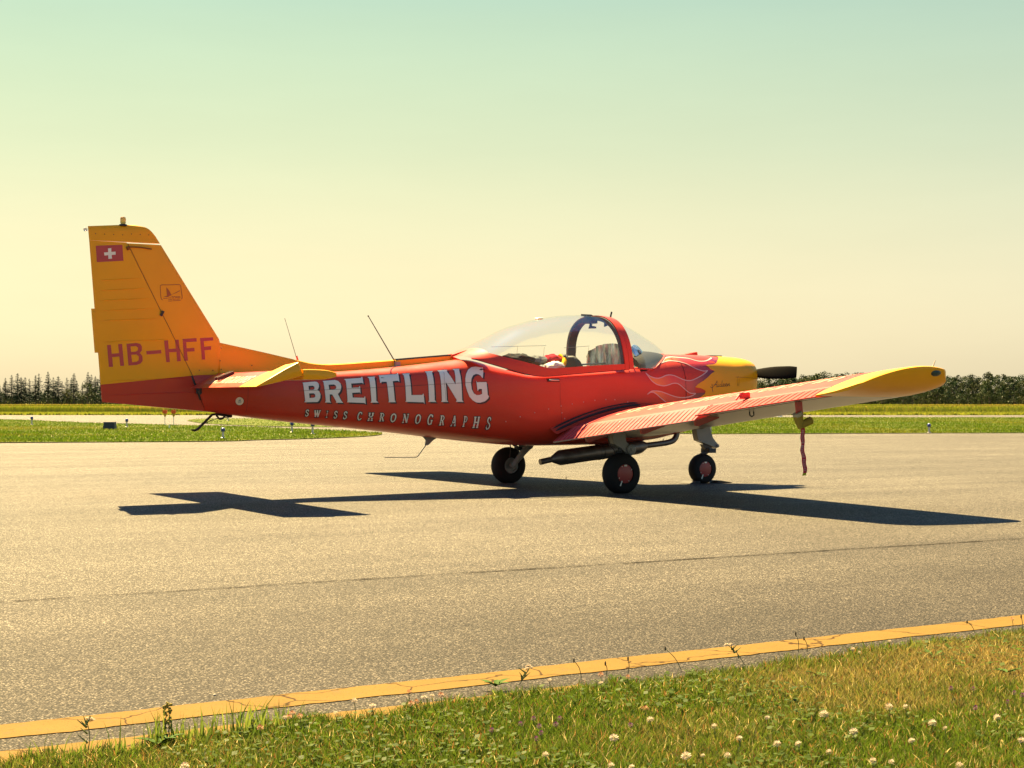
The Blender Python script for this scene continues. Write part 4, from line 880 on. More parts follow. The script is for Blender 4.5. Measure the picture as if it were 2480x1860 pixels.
mb.loft(ri, cap=False); fd = mb.build('foil_ring', M['foil'], None); tag(fd, 'round silver ring of foil with a dark hole on the coaming', 'foil ring')
mb = MB(); mb.ball(c0+R_ @ Vector((0, 0, -.006)), (.034, .03, .02), 10, 6); mb.build('dark_centre', M['black'], fd)
def lump(name, c, r, mat, label, cat, seed=0, rot=0):
    rs = random.Random(seed); ph = [rs.uniform(0, 6.28) for _ in range(6)]; rings = []; n, m = 22, 12
    for i in range(m+1):
        t = max(.03, min(math.pi-.03, math.pi*i/m)); rg = []
        for j in range(n):
            a = 2*math.pi*j/n; k_ = 1+.13*math.sin(3*a+ph[0]+2*t)+.09*math.sin(5*a+ph[1]-3*t)+.06*math.sin(9*t+ph[2]+2*a)
            x, y, z = r[0]*math.sin(t)*math.cos(a)*k_, r[1]*math.sin(t)*math.sin(a)*k_, -r[2]*math.cos(t)*k_
            rg.append((c[0]+x*math.cos(rot)-z*math.sin(rot), c[1]+y, c[2]+x*math.sin(rot)+z*math.cos(rot)))
        rings.append(rg)
    mb = MB(); mb.loft(rings); o = mb.build(name, mat, None, smooth=70); tag(o, label, cat); return o
cloth = lambda n, c: simple(n, c, .9, bump=.5, scale=14, spec=.05)
lump('bag', (-.46, .06, 1.335), (.17, .16, .055), cloth('black_cloth', (.018, .02, .024)), 'black soft bag lying rearmost under the canopy', 'bag', 1, -.12)
lump('cushion', (-.30, .0, 1.325), (.10, .12, .05), cloth('grey_cloth', (.12, .13, .14)), 'dark grey cushion between the black bag and the red jacket', 'cushion', 2)
jk = lump('jacket', (-.13, .0, 1.335), (.10, .13, .052), cloth('crimson_cloth', (.35, .012, .03)), 'crimson jacket with a yellow sleeve heaped behind the seat', 'jacket', 3, .25)
mb = MB(); mb.tube(smooth_path([(-.06, -.06, 1.375), (-.04, -.12, 1.345), (-.07, -.17, 1.30), (-.12, -.20, 1.255)], 5), .026, 10); mb.build('sleeve', cloth('yellow_cloth', (.75, .36, .01)), jk)
lump('paper_bundle', (-.20, -.20, 1.265), (.10, .10, .045), cloth('white_cloth', (.62, .60, .54)), 'crumpled white cloth lying below the red jacket', 'cloth', 4, .1)
lump('headset', (-.02, -.05, 1.36), (.05, .09, .035), M['seat'], 'black headset resting on the red jacket', 'headset', 5)

# pitot cover with its warning streamer
cov = empty('pitot_cover', (pp.x, pp.y, .74)); tag(cov, 'yellow pitot cover with a hanging red warning streamer under the wing', 'pitot cover')
khaki = cloth('khaki_cloth', (.30, .24, .05)); pale = cloth('pale_cloth', (.42, .40, .30))
def P_(x, y, z): return (x, y, z-.74)
mb = MB(); mb.tube([(-.018, 0, .070), (-.005, 0, .045)], [.040, .042], 12); mb.build('collar', pale, cov)
mb = MB(); mb.tube([(-.008, 0, .045), (.005, 0, .0), (.02, 0, -.055)], [.040, .036, .022], 12); mb.tube([(.02, 0, -.03), (.07, 0, -.012), (.125, 0, .008)], [.030, .032, .034], 12); mb.build('sock', khaki, cov)
def strip(t): return Vector((.035+.022*t+.008*math.sin(t*9)+.004*math.sin(t*23), .006*math.sin(t*7), -.045-.395*t))
rows = []
for i in range(41):
    t = i/40; c = strip(t); hw = .0165+.001*math.sin(t*31); rows.append([(c.x-hw*.87, c.y+hw*.49+.002*math.sin(t*11), c.z-.003), (c.x, c.y-.002, c.z), (c.x+hw*.87, c.y-hw*.49-.002*math.sin(t*13), c.z+.003)])
mb = MB(); mb.loft(rows[:39], cap=False, closed=False); stm = mb.build('streamer', cloth('streamer_red', (.42, .035, .065)), cov, recalc=False)
mb = MB(); mb.loft(rows[38:], cap=False, closed=False); mb.build('streamer_end', cloth('streamer_end_green', (.32, .36, .03)), cov, recalc=False)
fc = bpy.data.curves.new('warning', 'FONT'); fc.body = 'REMOVE BEFORE FLIGHT'; fc.size = .026; fc.space_character = 1.0
fo = bpy.data.objects.new('warning_text', fc); COL.objects.link(fo); dg = bpy.context.evaluated_depsgraph_get()
me = bpy.data.meshes.new_from_object(fo.evaluated_get(dg)); bpy.data.objects.remove(fo)
wmax = max(v.co.x for v in me.vertices)
for v in me.vertices:
    t = .05+.86*v.co.x/wmax; c = strip(t); w_ = v.co.y-.011; v.co = (c.x+w_*.87-.004, c.y-w_*.49-.006, c.z)
me.materials.clear(); me.materials.append(simple('streamer_print', (.50, .36, .36), .6)); link('warning_lettering', me, stm)
# ================================================================== GROUND
FWD = Vector((math.sin(YAW), math.cos(YAW), 0)); RGT = Vector((math.cos(YAW), -math.sin(YAW), 0)); CG = Vector((CAM.x, CAM.y, 0))
def gp(D, X): return CG+FWD*D+RGT*X          # ground point: D metres ahead of the photographer, X to the right
def sheet(name, pts, z, mat, kind='structure'):
    o = O(name, [(p[0], p[1], z) for p in pts], [tuple(range(len(pts)))], mat, None, smooth=0, recalc=False)
    if o.data.polygons[0].normal.z < 0: o.data.flip_normals()
    o['kind'] = kind; return o
def rounded(pts, n=5): return [p for p in smooth_path([Vector((a, b, 0)) for a, b in pts], n)]
sheet('ground', [(-2500, -2500), (2500, -2500), (2500, 2500), (-2500, 2500)], -.02, M['meadow'])
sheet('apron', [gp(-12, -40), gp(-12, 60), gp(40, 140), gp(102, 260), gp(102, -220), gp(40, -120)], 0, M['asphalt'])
# painted edge lines and the tarred paving joints
def band(name, x0, x1, yf, w, z, mat, wob=0):
    n = int((x1-x0)/.03); v = []; f = []; rj = random.Random(3); ja = jb = 0
    for i in range(n+1):
        ja = .6*ja+rj.gauss(0, .0026); jb = .6*jb+rj.gauss(0, .0030)
        x = x0+(x1-x0)*i/n; y = yf(x)+wob*math.sin(x*2.1)+wob*.6*math.sin(x*5.3); v += [(x, y+ja*(wob > 0), z), (x, y-w+jb*(wob > 0), z)]
    for i in range(n): f.append((2*i, 2*i+1, 2*i+3, 2*i+2))
    o = O(name, v, f, mat, None, smooth=0, recalc=False)
    if o.data.polygons[0].normal.z < 0: o.data.flip_normals()
    o['kind'] = 'structure'; return o
yl = lambda x: -9.395+.0506*(x+3.4)
band('yellow_edge_line', -30, 25, yl, .187, .0025, M['line'], .004)
band('yellow_border_line', -30, -5.9, lambda x: yl(x)-.345, .20, .0025, M['line'], .006)
band('paving_joint', -40, 40, lambda x: -6.775+.0125*(x+3), .013, .004, M['tar'], .006)
band('paving_joint', -40, 40, lambda x: 3.1+.0125*x, .012, .004, M['tar'], .006)
band('paving_joint', -40, 40, lambda x: 10.6+.0125*x, .014, .004, M['tar'], .006)

# grass islands and verges
island_a = rounded([(-30, 29.5), (-12, 24.0), (-1.455, 20.965), (2.758, 19.781), (4.236, 20.45), (5.86, 21.1), (7.783, 22.527), (9.3, 24.7), (9.9, 26.6), (10.25, 29.5), (10.4, 34.8), (10.1, 39.8), (9.2, 43.6), (8.8, 46.2), (8.0, 49.3), (7.9, 58.1), (7.25, 63.95), (0, 76), (-14, 88), (-40, 92), (-60, 60), (-30, 29.5)])
island_b = rounded([(13.8, 55.6), (11.7, 46.5), (11.5, 39.5), (12.6, 36.6), (14.5, 35.6), (17.5, 36.6), (20.5, 40), (23, 46), (24, 53), (22.5, 59.5), (18.4, 63.4), (16.0, 61.3), (13.8, 55.6)])
verge = rounded([(17.6, 24.5), (17.0, 22.3), (17.21, 20.626), (18.127, 20.5), (25.921, 17.621), (40, 11.5), (60, 2.0), (110, -24), tuple(gp(86, 130))[:2], tuple(gp(86, 80))[:2], tuple(gp(86, 40))[:2], tuple(gp(86, 25))[:2], tuple(gp(85.5, 12))[:2], (34, 60), (28, 52), (22, 36), (17.6, 24.5)])
for nm, poly in (('grass_island', island_a[:-1]), ('grass_island', island_b[:-1]), ('grass_verge', verge[:-1])): sheet(nm, poly, .02, M['short_turf'])

def vnoise(x, y, s, seed=0):
    r = np.random.default_rng(seed+11); G = r.random((64, 64)); x = np.asarray(x)*s; y = np.asarray(y)*s
    xi, yi = np.floor(x).astype(int), np.floor(y).astype(int); fx, fy = x-xi, y-yi; fx = fx*fx*(3-2*fx); fy = fy*fy*(3-2*fy)
    g = lambda a, b: G[a % 64, b % 64]
    return (g(xi, yi)*(1-fx)+g(xi+1, yi)*fx)*(1-fy)+(g(xi, yi+1)*(1-fx)+g(xi+1, yi+1)*fx)*fy
def fbm(x, y, s, seed=0): return .55*vnoise(x, y, s, seed)+.3*vnoise(x, y, s*2.3, seed+1)+.15*vnoise(x, y, s*5.1, seed+2)
def fast(name, V, T, colr, mat, parent=None):
    me = bpy.data.meshes.new(name); n, m = len(V), len(T)
    me.vertices.add(n); me.vertices.foreach_set('co', np.ascontiguousarray(V, dtype=np.float32).ravel())
    me.loops.add(3*m); me.loops.foreach_set('vertex_index', np.ascontiguousarray(T, dtype=np.int32).ravel())
    me.polygons.add(m); me.polygons.foreach_set('loop_start', np.arange(0, 3*m, 3, dtype=np.int32)); me.polygons.foreach_set('loop_total', np.full(m, 3, dtype=np.int32))
    a = me.color_attributes.new('tint', 'FLOAT_COLOR', 'POINT'); a.data.foreach_set('color', np.hstack([colr, np.ones((n, 1))]).astype(np.float32).ravel())
    me.materials.append(mat); me.update(); me.validate()
    return me
def blades(name, x, y, z, h, w, colr, mat, lean=.45, seed=0):
    r = np.random.default_rng(seed); n = len(x); az = r.uniform(0, 2*np.pi, n); ln = r.uniform(.05, lean, n)*h; la = r.uniform(0, 2*np.pi, n)
    ax, ay = np.cos(az)*w/2, np.sin(az)*w/2; lx, ly = np.cos(la)*ln, np.sin(la)*ln
    V = np.empty((n, 5, 3)); 
    V[:, 0] = np.c_[x-ax, y-ay, z]; V[:, 1] = np.c_[x+ax, y+ay, z]
    V[:, 2] = np.c_[x-ax*.8+lx*.35, y-ay*.8+ly*.35, z+h*.55]; V[:, 3] = np.c_[x+ax*.8+lx*.35, y+ay*.8+ly*.35, z+h*.55]; V[:, 4] = np.c_[x+lx, y+ly, z+h*.97]
    b = np.arange(n)[:, None]*5; T = np.concatenate([b+[0, 1, 3], b+[0, 3, 2], b+[2, 3, 4]], 1).reshape(-1, 3)
    c = np.repeat(colr, 5, axis=0); 
    return fast(name, V.reshape(-1, 3), T, c, mat)
def inside(x, y, poly):
    P = np.array([(p[0], p[1]) for p in poly]); r = np.zeros(len(x), bool); j = len(P)-1
    for i in range(len(P)):
        xi, yi, xj, yj = *P[i], *P[j]; cnd = ((yi > y) != (yj > y)); 
        if yi != yj: r ^= cnd & (x < (xj-xi)*(y-yi)/(yj-yi)+xi)
        j = i
    return r
def pal(t, A, B): return np.asarray(A)[None]*(1-t[:, None])+np.asarray(B)[None]*t[:, None]
def seen(n, d0, d1, spread=.40, seed=0, pw=1.0):
    r = np.random.default_rng(seed); D = d0+(d1-d0)*r.random(n)**pw; X = r.uniform(-1, 1, n)*spread*D
    return CG.x+FWD.x*D+RGT.x*X, CG.y+FWD.y*D+RGT.y*X, D

# turf on the islands: short mown blades, straw patches, flowering weeds
for nm, poly, d0, d1, n, sd in (('mown_grass', island_a[:-1], 30, 96, 330000, 1), ('mown_grass', island_b[:-1], 40, 90, 70000, 2), ('mown_grass', verge[:-1], 36, 100, 330000, 3)):
    x, y, D = seen(n, d0, d1, .42, sd, 1.5); k_ = inside(x, y, poly); x, y, D = x[k_], y[k_], D[k_]; n = len(x); r = np.random.default_rng(sd)
    q = fbm(x, y, .22, sd); t = np.clip((q-(.62 if sd == 2 else .50))*3.0+r.normal(0, .2, n), 0, 1)
    c = pal(t, (.072, .120, .008), (.145, .145, .016)); s_ = r.random(n); c[s_ < .02] = (.22, .21, .05); c[s_ > .995] = (.4, .36, .2)
    c *= r.uniform(.75, 1.2, n)[:, None]
    h = r.uniform(.02, .055, n)*(.7+.8*vnoise(x, y, .5, sd+4)); o = link(nm, blades(nm, x, y, np.full(n, .015), h, r.uniform(.012, .03, n), c, M['grass'], .7, sd)); o['kind'] = 'stuff'
# tall meadow beyond the far taxiway
x, y, D = seen(170000, 102.3, 250, .42, 5, 1.7); n = len(x); r = np.random.default_rng(5)
q = fbm(x, y, .06, 9); t = np.clip((q-.45)*3.5+r.normal(0, .25, n), 0, 1); c = pal(t, (.13, .16, .014), (.27, .19, .04)); near = D < 116; c[near] = pal(r.random(near.sum())*.6, (.15, .19, .014), (.26, .23, .03)); c *= r.uniform(.75, 1.2, n)[:, None]
h = np.where(D < 116, r.uniform(.12, .26, n), r.uniform(.25, .55, n)); o = link('meadow_grass', blades('meadow_grass', x, y, np.full(n, -.02), h, r.uniform(.05, .11, n)*(D/110), c, M['grass'], .5, 5)); o['kind'] = 'stuff'

# foreground lawn
edge_pts = [(-12, -10.35), (-8.2, -10.16), (-7.75, -10.13), (-7.45, -10.12), (-7.1, -10.03), (-6.95, -10.0), (-6.75, -10.07), (-6.60, -10.05), (-6.45, -9.99), (-6.0, -9.975), (-5.5, -9.95), (-5.05, -9.90), (-4.4, -9.83), (-3.6, -9.76), (-2, -9.65), (4, -9.3)]
ex_, ey_ = np.array(edge_pts).T
def edge(x): return np.interp(x, ex_, ey_)+.022*np.sin(x*17)+.016*np.sin(x*41+1)+.012*np.sin(x*83)
xs_ = np.arange(-14, 5, .08); lawn_pts = [(float(a), float(b)) for a, b in zip(xs_, edge(xs_)-.02)]+[(5, -16), (0, -19), (-14, -19)]
sheet('lawn', lawn_pts, .008, M['turf'])
def lawn_xy(n, sd, d0=3.3, d1=8.6):
    x, y, D = seen(n, d0, d1, .44, sd, 1.0); k_ = y < edge(x)+np.random.default_rng(sd).normal(0, .012, n); return x[k_], y[k_], D[k_]
x, y, D = lawn_xy(620000, 21); n = len(x); r = np.random.default_rng(22)
dry = fbm(x, y, .9, 31); ed = edge(x)-y
dry = dry+.20*np.clip((x+5.6)/1.8, -.4, 1)*np.exp(-((ed-.42)/.42)**2)*1.3-.10*np.exp(-(ed/.10)**2)
t = np.clip((dry-.50)*3.4+r.normal(0, .26, n), 0, 1); c = pal(t, (.074, .118, .010), (.25, .19, .060))
s_ = r.random(n); c[s_ < .045] = (.50, .40, .17); c[(s_ > .95)] = (.05, .085, .012); c[(s_ > .88) & (s_ <= .95)] = (.24, .115, .035)
c *= r.uniform(.7, 1.25, n)[:, None]; h = r.uniform(.012, .034, n)*(.75+.6*vnoise(x, y, 2.2, 40)); wd = r.uniform(.0016, .0036, n)
o = link('lawn_grass', blades('lawn_grass', x, y, np.full(n, .006), h, wd, c, M['grass'], 1.1, 23)); o['kind'] = 'stuff'
# clover and weed leaves low in the turf
x, y, D = lawn_xy(26000, 24); k_ = fbm(x, y, 1.6, 77) > .50; x, y = x[k_], y[k_]; n = len(x); r = np.random.default_rng(25)
a = r.uniform(0, 6.28, n); s_ = r.uniform(.005, .011, n); V = np.empty((n, 4, 3)); z = r.uniform(.018, .04, n); ux, uy = np.cos(a)*s_, np.sin(a)*s_
tz = r.uniform(-.5, .5, n)*s_
V[:, 0] = np.c_[x-ux, y-uy, z-tz]; V[:, 1] = np.c_[x-uy, y+ux, z+tz*.4]; V[:, 2] = np.c_[x+ux, y+uy, z+tz]; V[:, 3] = np.c_[x+uy, y-ux, z-tz*.4]
b = np.arange(n)[:, None]*4; T = np.concatenate([b+[0, 1, 2], b+[0, 2, 3]], 1).reshape(-1, 3); c = pal(r.random(n), (.045, .085, .012), (.085, .13, .018))
o = link('clover_leaves', fast('clover_leaves', V.reshape(-1, 3), T, np.repeat(c, 4, 0), M['grass'])); o['kind'] = 'stuff'
# long unmown tufts along the lawn edge
tx = [(-7.62, .12, 40), (-7.34, .17, 46), (-7.28, .15, 40), (-7.12, .18, 60), (-7.05, .14, 50), (-6.98, .12, 40), (-7.5, .09, 60), (-6.30, .07, 70), (-5.85, .06, 60), (-4.62, .08, 90), (-4.5, .07, 80), (-4.35, .06, 60), (-3.95, .06, 60), (-3.62, .13, 50), (-3.55, .10, 60), (-8.0, .10, 90)]
X_ = []; Y_ = []; H_ = []; r = np.random.default_rng(26)
for a, hh, m in tx:
    xx = r.normal(a, .05, m); X_.append(xx); Y_.append(edge(xx)-np.abs(r.normal(0, .05, m))); H_.append(r.uniform(.35, 1, m)*hh*.62)
X_, Y_, H_ = map(np.concatenate, (X_, Y_, H_)); n = len(X_); c = pal(r.random(n), (.07, .125, .02), (.19, .23, .035))
o = link('edge_tufts', blades('edge_tufts', X_, Y_, np.full(n, .005), H_, r.uniform(.003, .007, n), c, M['grass'], .5, 27)); o['kind'] = 'stuff'

# ---- flowers and weeds one can count
def on_ground(px, py, z=0.0):
    """where the sight line through a point of the photograph meets height z"""
    u = (px-1240)/3828.3; v = (930-py)/3828.3; Dd = math.cos(PITCH)-v*math.sin(PITCH); Z = math.sin(PITCH)+v*math.cos(PITCH); t = (z-CAM.z)/Z
    return (CAM.x+t*(u*math.cos(YAW)+Dd*math.sin(YAW)), CAM.y+t*(-u*math.sin(YAW)+Dd*math.cos(YAW)), z)
def head_mesh(name, n, r0, seed, c1, c2, top=.8, open_=1.0):
    r = np.random.default_rng(seed); V = []; T = []; Cc_ = []
    for i in range(n):
        ph = i*2.39996; zz = 1-1.75*(i+.5)/n; rr = math.sqrt(max(0, 1-zz*zz)); d = np.array([rr*math.cos(ph), rr*math.sin(ph), zz*top+.12]); d /= np.linalg.norm(d)
        s_ = np.cross(d, [0, 0, 1]); s_ = s_/(np.linalg.norm(s_)+1e-6)*.17*r0; tip = d*r0*r.uniform(.85, 1.1); b0 = d*r0*.25
        i0 = len(V); V += [b0, tip*.8+s_, tip, tip*.8-s_]; T += [(i0, i0+1, i0+2), (i0, i0+2, i0+3)]; m = r.random(); cc = np.array(c1)*(1-m)+np.array(c2)*m; Cc_ += [cc*.8, cc, cc, cc]
    return fast(name, np.array(V), np.array(T), np.array(Cc_), M['petal'])
def stem_mesh(h, r=.0011):
    mb = MB(); mb.tube([(0, 0, -h), (.004, 0, -h*.5), (0, 0, 0)], r, 5); return mkmesh('stem', mb.v, mb.f, M['stemgreen'])
M['stemgreen'] = simple('stem_green', (.09, .13, .03), .7)
wh = [head_mesh('flower_head', 46, .0125, s, (.52, .47, .36), (.44, .33, .25)) for s in (1, 2, 3)]; pu = [head_mesh('flower_head', 34, .011, s, (.09, .025, .10), (.15, .05, .12), 1.3) for s in (4, 5)]
br = [head_mesh('flower_head', 34, .0125, s, (.24, .09, .035), (.42, .22, .13)) for s in (6, 7)]
stems = {}
def flower(name, mesh, px, py, z, sc, label, group, cat):
    p = on_ground(px, py, z); e = empty(name, (p[0], p[1], 0)); tag(e, label, cat, group)
    h = link('flower_head', mesh, e); h.location = (0, 0, z); h.scale = (sc*.74,)*3; h.rotation_euler = (random.uniform(-.3, .3), random.uniform(-.3, .3), random.uniform(0, 6))
    key = round(z, 3)
    if key not in stems: stems[key] = stem_mesh(z)
    s_ = link('stem', stems[key], e); s_.location = (0, 0, z-.004)
W_ = [(858, 1697, 1.1), (902, 1710, 1.1), (813, 1728, 1), (1026, 1689, 1), (1047, 1686, 1), (1331, 1648, 1), (1455, 1654, .8), (1575, 1743, 1.15), (1487, 1787, 1.35), (1730, 1760, 1.1), (1791, 1789, 1.1), (1662, 1831, 1.4), (1762, 1830, 1.05), (1321, 1828, 1), (1480, 1855, 1.1), (1995, 1730, 1.5), (2067, 1772, 1.25), (2153, 1713, 1.5), (2193, 1712, 1), (2258, 1751, 1.35), (2415, 1738, 1.2), (1882, 1802, 1.2), (1934, 1802, 1.1), (2008, 1822, 1), (2114, 1842, .95), (2159, 1846, .95), (2208, 1794, 1), (2324, 1855, 1.2), (2474, 1793, 1), (2289, 1764, .8), (2065, 1572, .9), (2154, 1554, .9), (2081, 1580, .7), (447, 1856, 1.2), (690, 1738, .9), (1858, 1738, .8), (1702, 1830, .7), (1530, 1858, .9)]
for i, (px, py, s_) in enumerate(W_): flower('clover_flower', wh[i % 3], px, py, .05, s_, 'small round white clover flower standing in the foreground lawn', 'white clover flowers in the lawn', 'clover flower')
P2 = [(1261, 1753), (1292, 1740), (1355, 1740), (1346, 1754), (1306, 1759), (1527, 1756), (1299, 1789), (1310, 1775), (2303, 1667), (2357, 1668), (2456, 1678), (2476, 1683), (2362, 1714), (1190, 1768), (2440, 1700)]
for i, (px, py) in enumerate(P2): flower('purple_flower', pu[i % 2], px, py, .04, 1.0, 'small dark purple flower low in the foreground lawn', 'purple flowers in the lawn', 'wild flower')
for i, (px, py) in enumerate([(700, 1737), (727, 1735), (708, 1728), (990, 1677), (996, 1704), (1008, 1700), (1562, 1715), (1068, 1683), (2452, 1500), (630, 1762), (1455, 1634), (1520, 1640)]): flower('withered_clover', br[i % 2], px, py, .05, 1.1, 'withered brown clover head along the lawn edge', 'withered clover heads in the lawn', 'clover flower')
def stalk(px0, py0, px1, py1, kind, label, z0=.005):
    b = Vector(on_ground(px1, py1, z0)); u = on_ground(px0, py0, 0); d = (b-CAM); t_ = (Vector((u[0], u[1], 0))-CAM); t_ = CAM+t_*((b-CAM).dot(FWD)/t_.dot(FWD)); tip = t_-b
    e = empty('wild_plant', b); tag(e, label, 'weed'); mb = MB(); mid = tip*.5+Vector((.006, 0, .004)); mb.tube(smooth_path([(0, 0, 0), mid, tip], 4), .0012, 5); mb.build('stem', M['stemgreen'], e)
    if kind == 'yarrow':
        for q in range(7):
            hm = link('flower_head', wh[q % 3], e); hm.location = tip+Vector((random.uniform(-.017, .017), random.uniform(-.012, .012), random.uniform(-.004, .005))); hm.scale = (.55, .55, .4)
        mb = MB()
        for q in range(7): p = tip*random.uniform(.2, .9); mb.tube([p, p+Vector((random.uniform(-.03, .03), random.uniform(-.02, .02), .02))], [.003, .0008], 4)
        mb.build('leaf', M['stemgreen'], e)
    elif kind == 'dock':
        r = random.Random(3); mb = MB()
        for q in range(60): p = tip*r.uniform(.35, 1); mb.ball(p+Vector((r.uniform(-.010, .010), r.uniform(-.008, .008), 0)), r.uniform(.0022, .0042), 5, 4)
        mb.build('seed_head', simple('dock_seed', (.24, .19, .05), .9, spec=.05), e)
    else:
        mb = MB(); mb.ball(tip, (.0032, .0032, .008), 6, 5); mb.build('seed_head', simple('seed_brown', (.07, .055, .025), .8), e)
stalk(209, 1744, 214, 1822, 'yarrow', 'yarrow with a flat white head at the left end of the lawn edge')
stalk(406, 1700, 404, 1800, 'dock', 'tall dock spike of brownish seeds rising over the yellow line at left')
stalk(1611, 1571, 1650, 1622, 'seed', 'thin plantain stalk leaning left across the yellow line')
stalk(1390, 1600, 1408, 1642, 'seed', 'bent plantain stalk over the yellow line left of the leaning one')
stalk(1521, 1595, 1519, 1640, 'seed', 'short upright plantain stalk on the yellow line between two longer ones')
stalk(1466, 1607, 1467, 1640, 'seed', 'smallest plantain stalk at the lower border of the yellow line')
stalk(1761, 1561, 1803, 1610, 'yarrow', 'leaning yarrow with a pale head over the yellow line right of centre')
stalk(1927, 1535, 1934, 1580, 'seed', 'left one of two upright stalks in a tuft against the yellow line')
stalk(1947, 1546, 1955, 1580, 'seed', 'right one of two upright stalks in a tuft against the yellow line')
stalk(2342, 1506, 2362, 1535, 'seed', 'drooping dark stalk near the right end of the yellow line')
stalk(1281, 1617, 1256, 1660, 'yarrow', 'single pale flower leaning right over the yellow line at centre')
stalk(2473, 1493, 2474, 1530, 'seed', 'dark stalk at the right edge of the picture on the yellow line')
def rosette(px, py, n, L, label, seed):
    b = Vector(on_ground(px, py, .004)); e = empty('broad_leaf_plant', b); tag(e, label, 'weed'); r = random.Random(seed)
    lm = simple('broad_leaf', (.04, .085, .012), .8, spec=.1)
    for i in range(n):
        a = 6.28*i/n+r.uniform(-.4, .4); l = L*r.uniform(.7, 1.1); up = r.uniform(.25, .8); rows = []
        for q in range(7):
            t = q/6; w = .016*math.sin(math.pi*min(1, t*.92+.06))*L/.1; c = Vector((math.cos(a)*l*t, math.sin(a)*l*t, l*up*t*(1-.45*t)+.012)); s_ = Vector((-math.sin(a), math.cos(a), 0))*w; rows.append([c-s_+Vector((0, 0, w*.4)), c, c+s_+Vector((0, 0, w*.4))])
        mb = MB(); mb.loft(rows, cap=False, closed=False); mb.build('leaf', lm, e, smooth=60, recalc=False)
rosette(385, 1815, 6, .065, 'broad leaved dock plant below the tall brown spike', 1)
rosette(2440, 1640, 6, .05, 'bright green broad leaved plant near the right edge of the lawn', 3)
rosette(1985, 1648, 5, .05, 'small light green rosette in the dry patch of the lawn', 4)
rosette(2262, 1600, 5, .05, 'small rosette with a pale leaf in the dry patch of the lawn', 5)
rosette(1200, 1672, 6, .06, 'low broad leaved plant at the lawn edge near centre', 6)

# ================================================================== APRON FURNITURE
def taxi_light(px, py, h, label, blue=True):
    p = on_ground(px, py, .02); e = empty('taxiway_light', p); tag(e, label, 'taxiway light', 'taxiway edge lights in the grass')
    mb = MB(); mb.lathe([(.06, 0), (.06, .02), (.03, .03), (.026, h*.62), (.035, h*.64)], (0, 0, 0), (0, 0, 1), 12); mb.build('post', M['steel'] if blue else M['grey'], e)
    mb = MB(); mb.lathe([(.035, h*.63), (.055, h*.65), (.055, h*.70), (.05, h*.72)], (0, 0, 0), (0, 0, 1), 12); mb.build('collar', M['darkgrey'], e)
    mb = MB(); mb.lathe([(.048, h*.72), (.052, h*.80), (.048, h*.90), (.03, h*.97), (.001, h)], (0, 0, 0), (0, 0, 1), 12); mb.build('lens', M['blue_lens'], e)
    mb = MB(); mb.lathe([(.03, h*.965), (.02, h*1.0), (.001, h*1.01)], (0, 0, 0), (0, 0, 1), 10); mb.build('lens_cap', M['white'], e)
taxi_light(77, 1029, .145*2.2, 'blue taxiway light at the far left on the grass island')
taxi_light(307, 1035, .30, 'blue taxiway light just right of the dark box')
taxi_light(540, 1062, .26, 'nearest blue taxiway light, on the grass below the tail skid')
taxi_light(707, 1048, .32, 'blue taxiway light under the fuselage, left one of a pair')
taxi_light(757, 1052, .34, 'blue taxiway light under the fuselage, right one of a pair')
taxi_light(552, 1019, .30, 'small blue taxiway light on the narrow second grass island')
taxi_light(2250, 1049, .27, 'blue taxiway light in the verge under the near wing tip')
taxi_light(1721, 1047, .26, 'blue taxiway light in the verge directly behind the nose leg')
p = on_ground(410, 1038, .02); e = empty('guard_light', p, -YAW); tag(e, 'pair of orange warning lamps on a common white frame in the grass', 'warning light')
mb = MB(); mb.tube([(-.14, 0, .55), (-.14, 0, .12), (.14, 0, .12), (.14, 0, .55)], .014, 8); mb.tube([(0, 0, 0), (0, 0, .12)], .02, 8); mb.build('frame', M['white'], e)
for s_ in (-.14, .14):
    mb = MB(); mb.lathe([(.02, .38), (.045, .44), (.05, .50), (.03, .50)], (s_, 0, 0), (0, 0, 1), 12); h_ = mb.build('lamp_base', simple('lamp_yellow', (.5, .3, .05), .5), e)
    mb = MB(); mb.box((s_, -.01, .545), (.135, .11, .11)); mb.build('lamp', M['orange_lens'], e)
p = on_ground(266, 1040, .02); e = empty('cable_box', p, -YAW); tag(e, 'dark grey tapered equipment box standing in the grass island', 'box')
dk = simple('box_plastic', (.030, .034, .045), .6); mb = MB(); mb.loft([[(-.19, -.14, 0), (.19, -.14, 0), (.19, .14, 0), (-.19, .14, 0)], [(-.165, -.12, .20), (.165, -.12, .20), (.165, .12, .20), (-.165, .12, .20)]]); mb.build('body', dk, e)
mb = MB(); mb.loft([[(-.175, -.13, .201), (.175, -.13, .201), (.175, .13, .201), (-.175, .13, .201)], [(-.165, -.12, .235), (.165, -.12, .235), (.165, .12, .235), (-.165, .12, .235)]]); mb.build('lid', dk, e)
mb = MB()
for i in range(5): mb.box((-.12+.06*i, -.132, .10), (.012, .012, .16))
mb.build('ribs', dk, e)
p = on_ground(1888, 1009, .02); e = empty('marker_cone', p); tag(e, 'tiny white marker beside the far taxiway at right', 'marker'); mb = MB(); mb.lathe([(.16, 0), (.14, .06), (.05, .20), (.001, .22)], (0, 0, 0), (0, 0, 1), 12); mb.build('cone', M['white'], e)
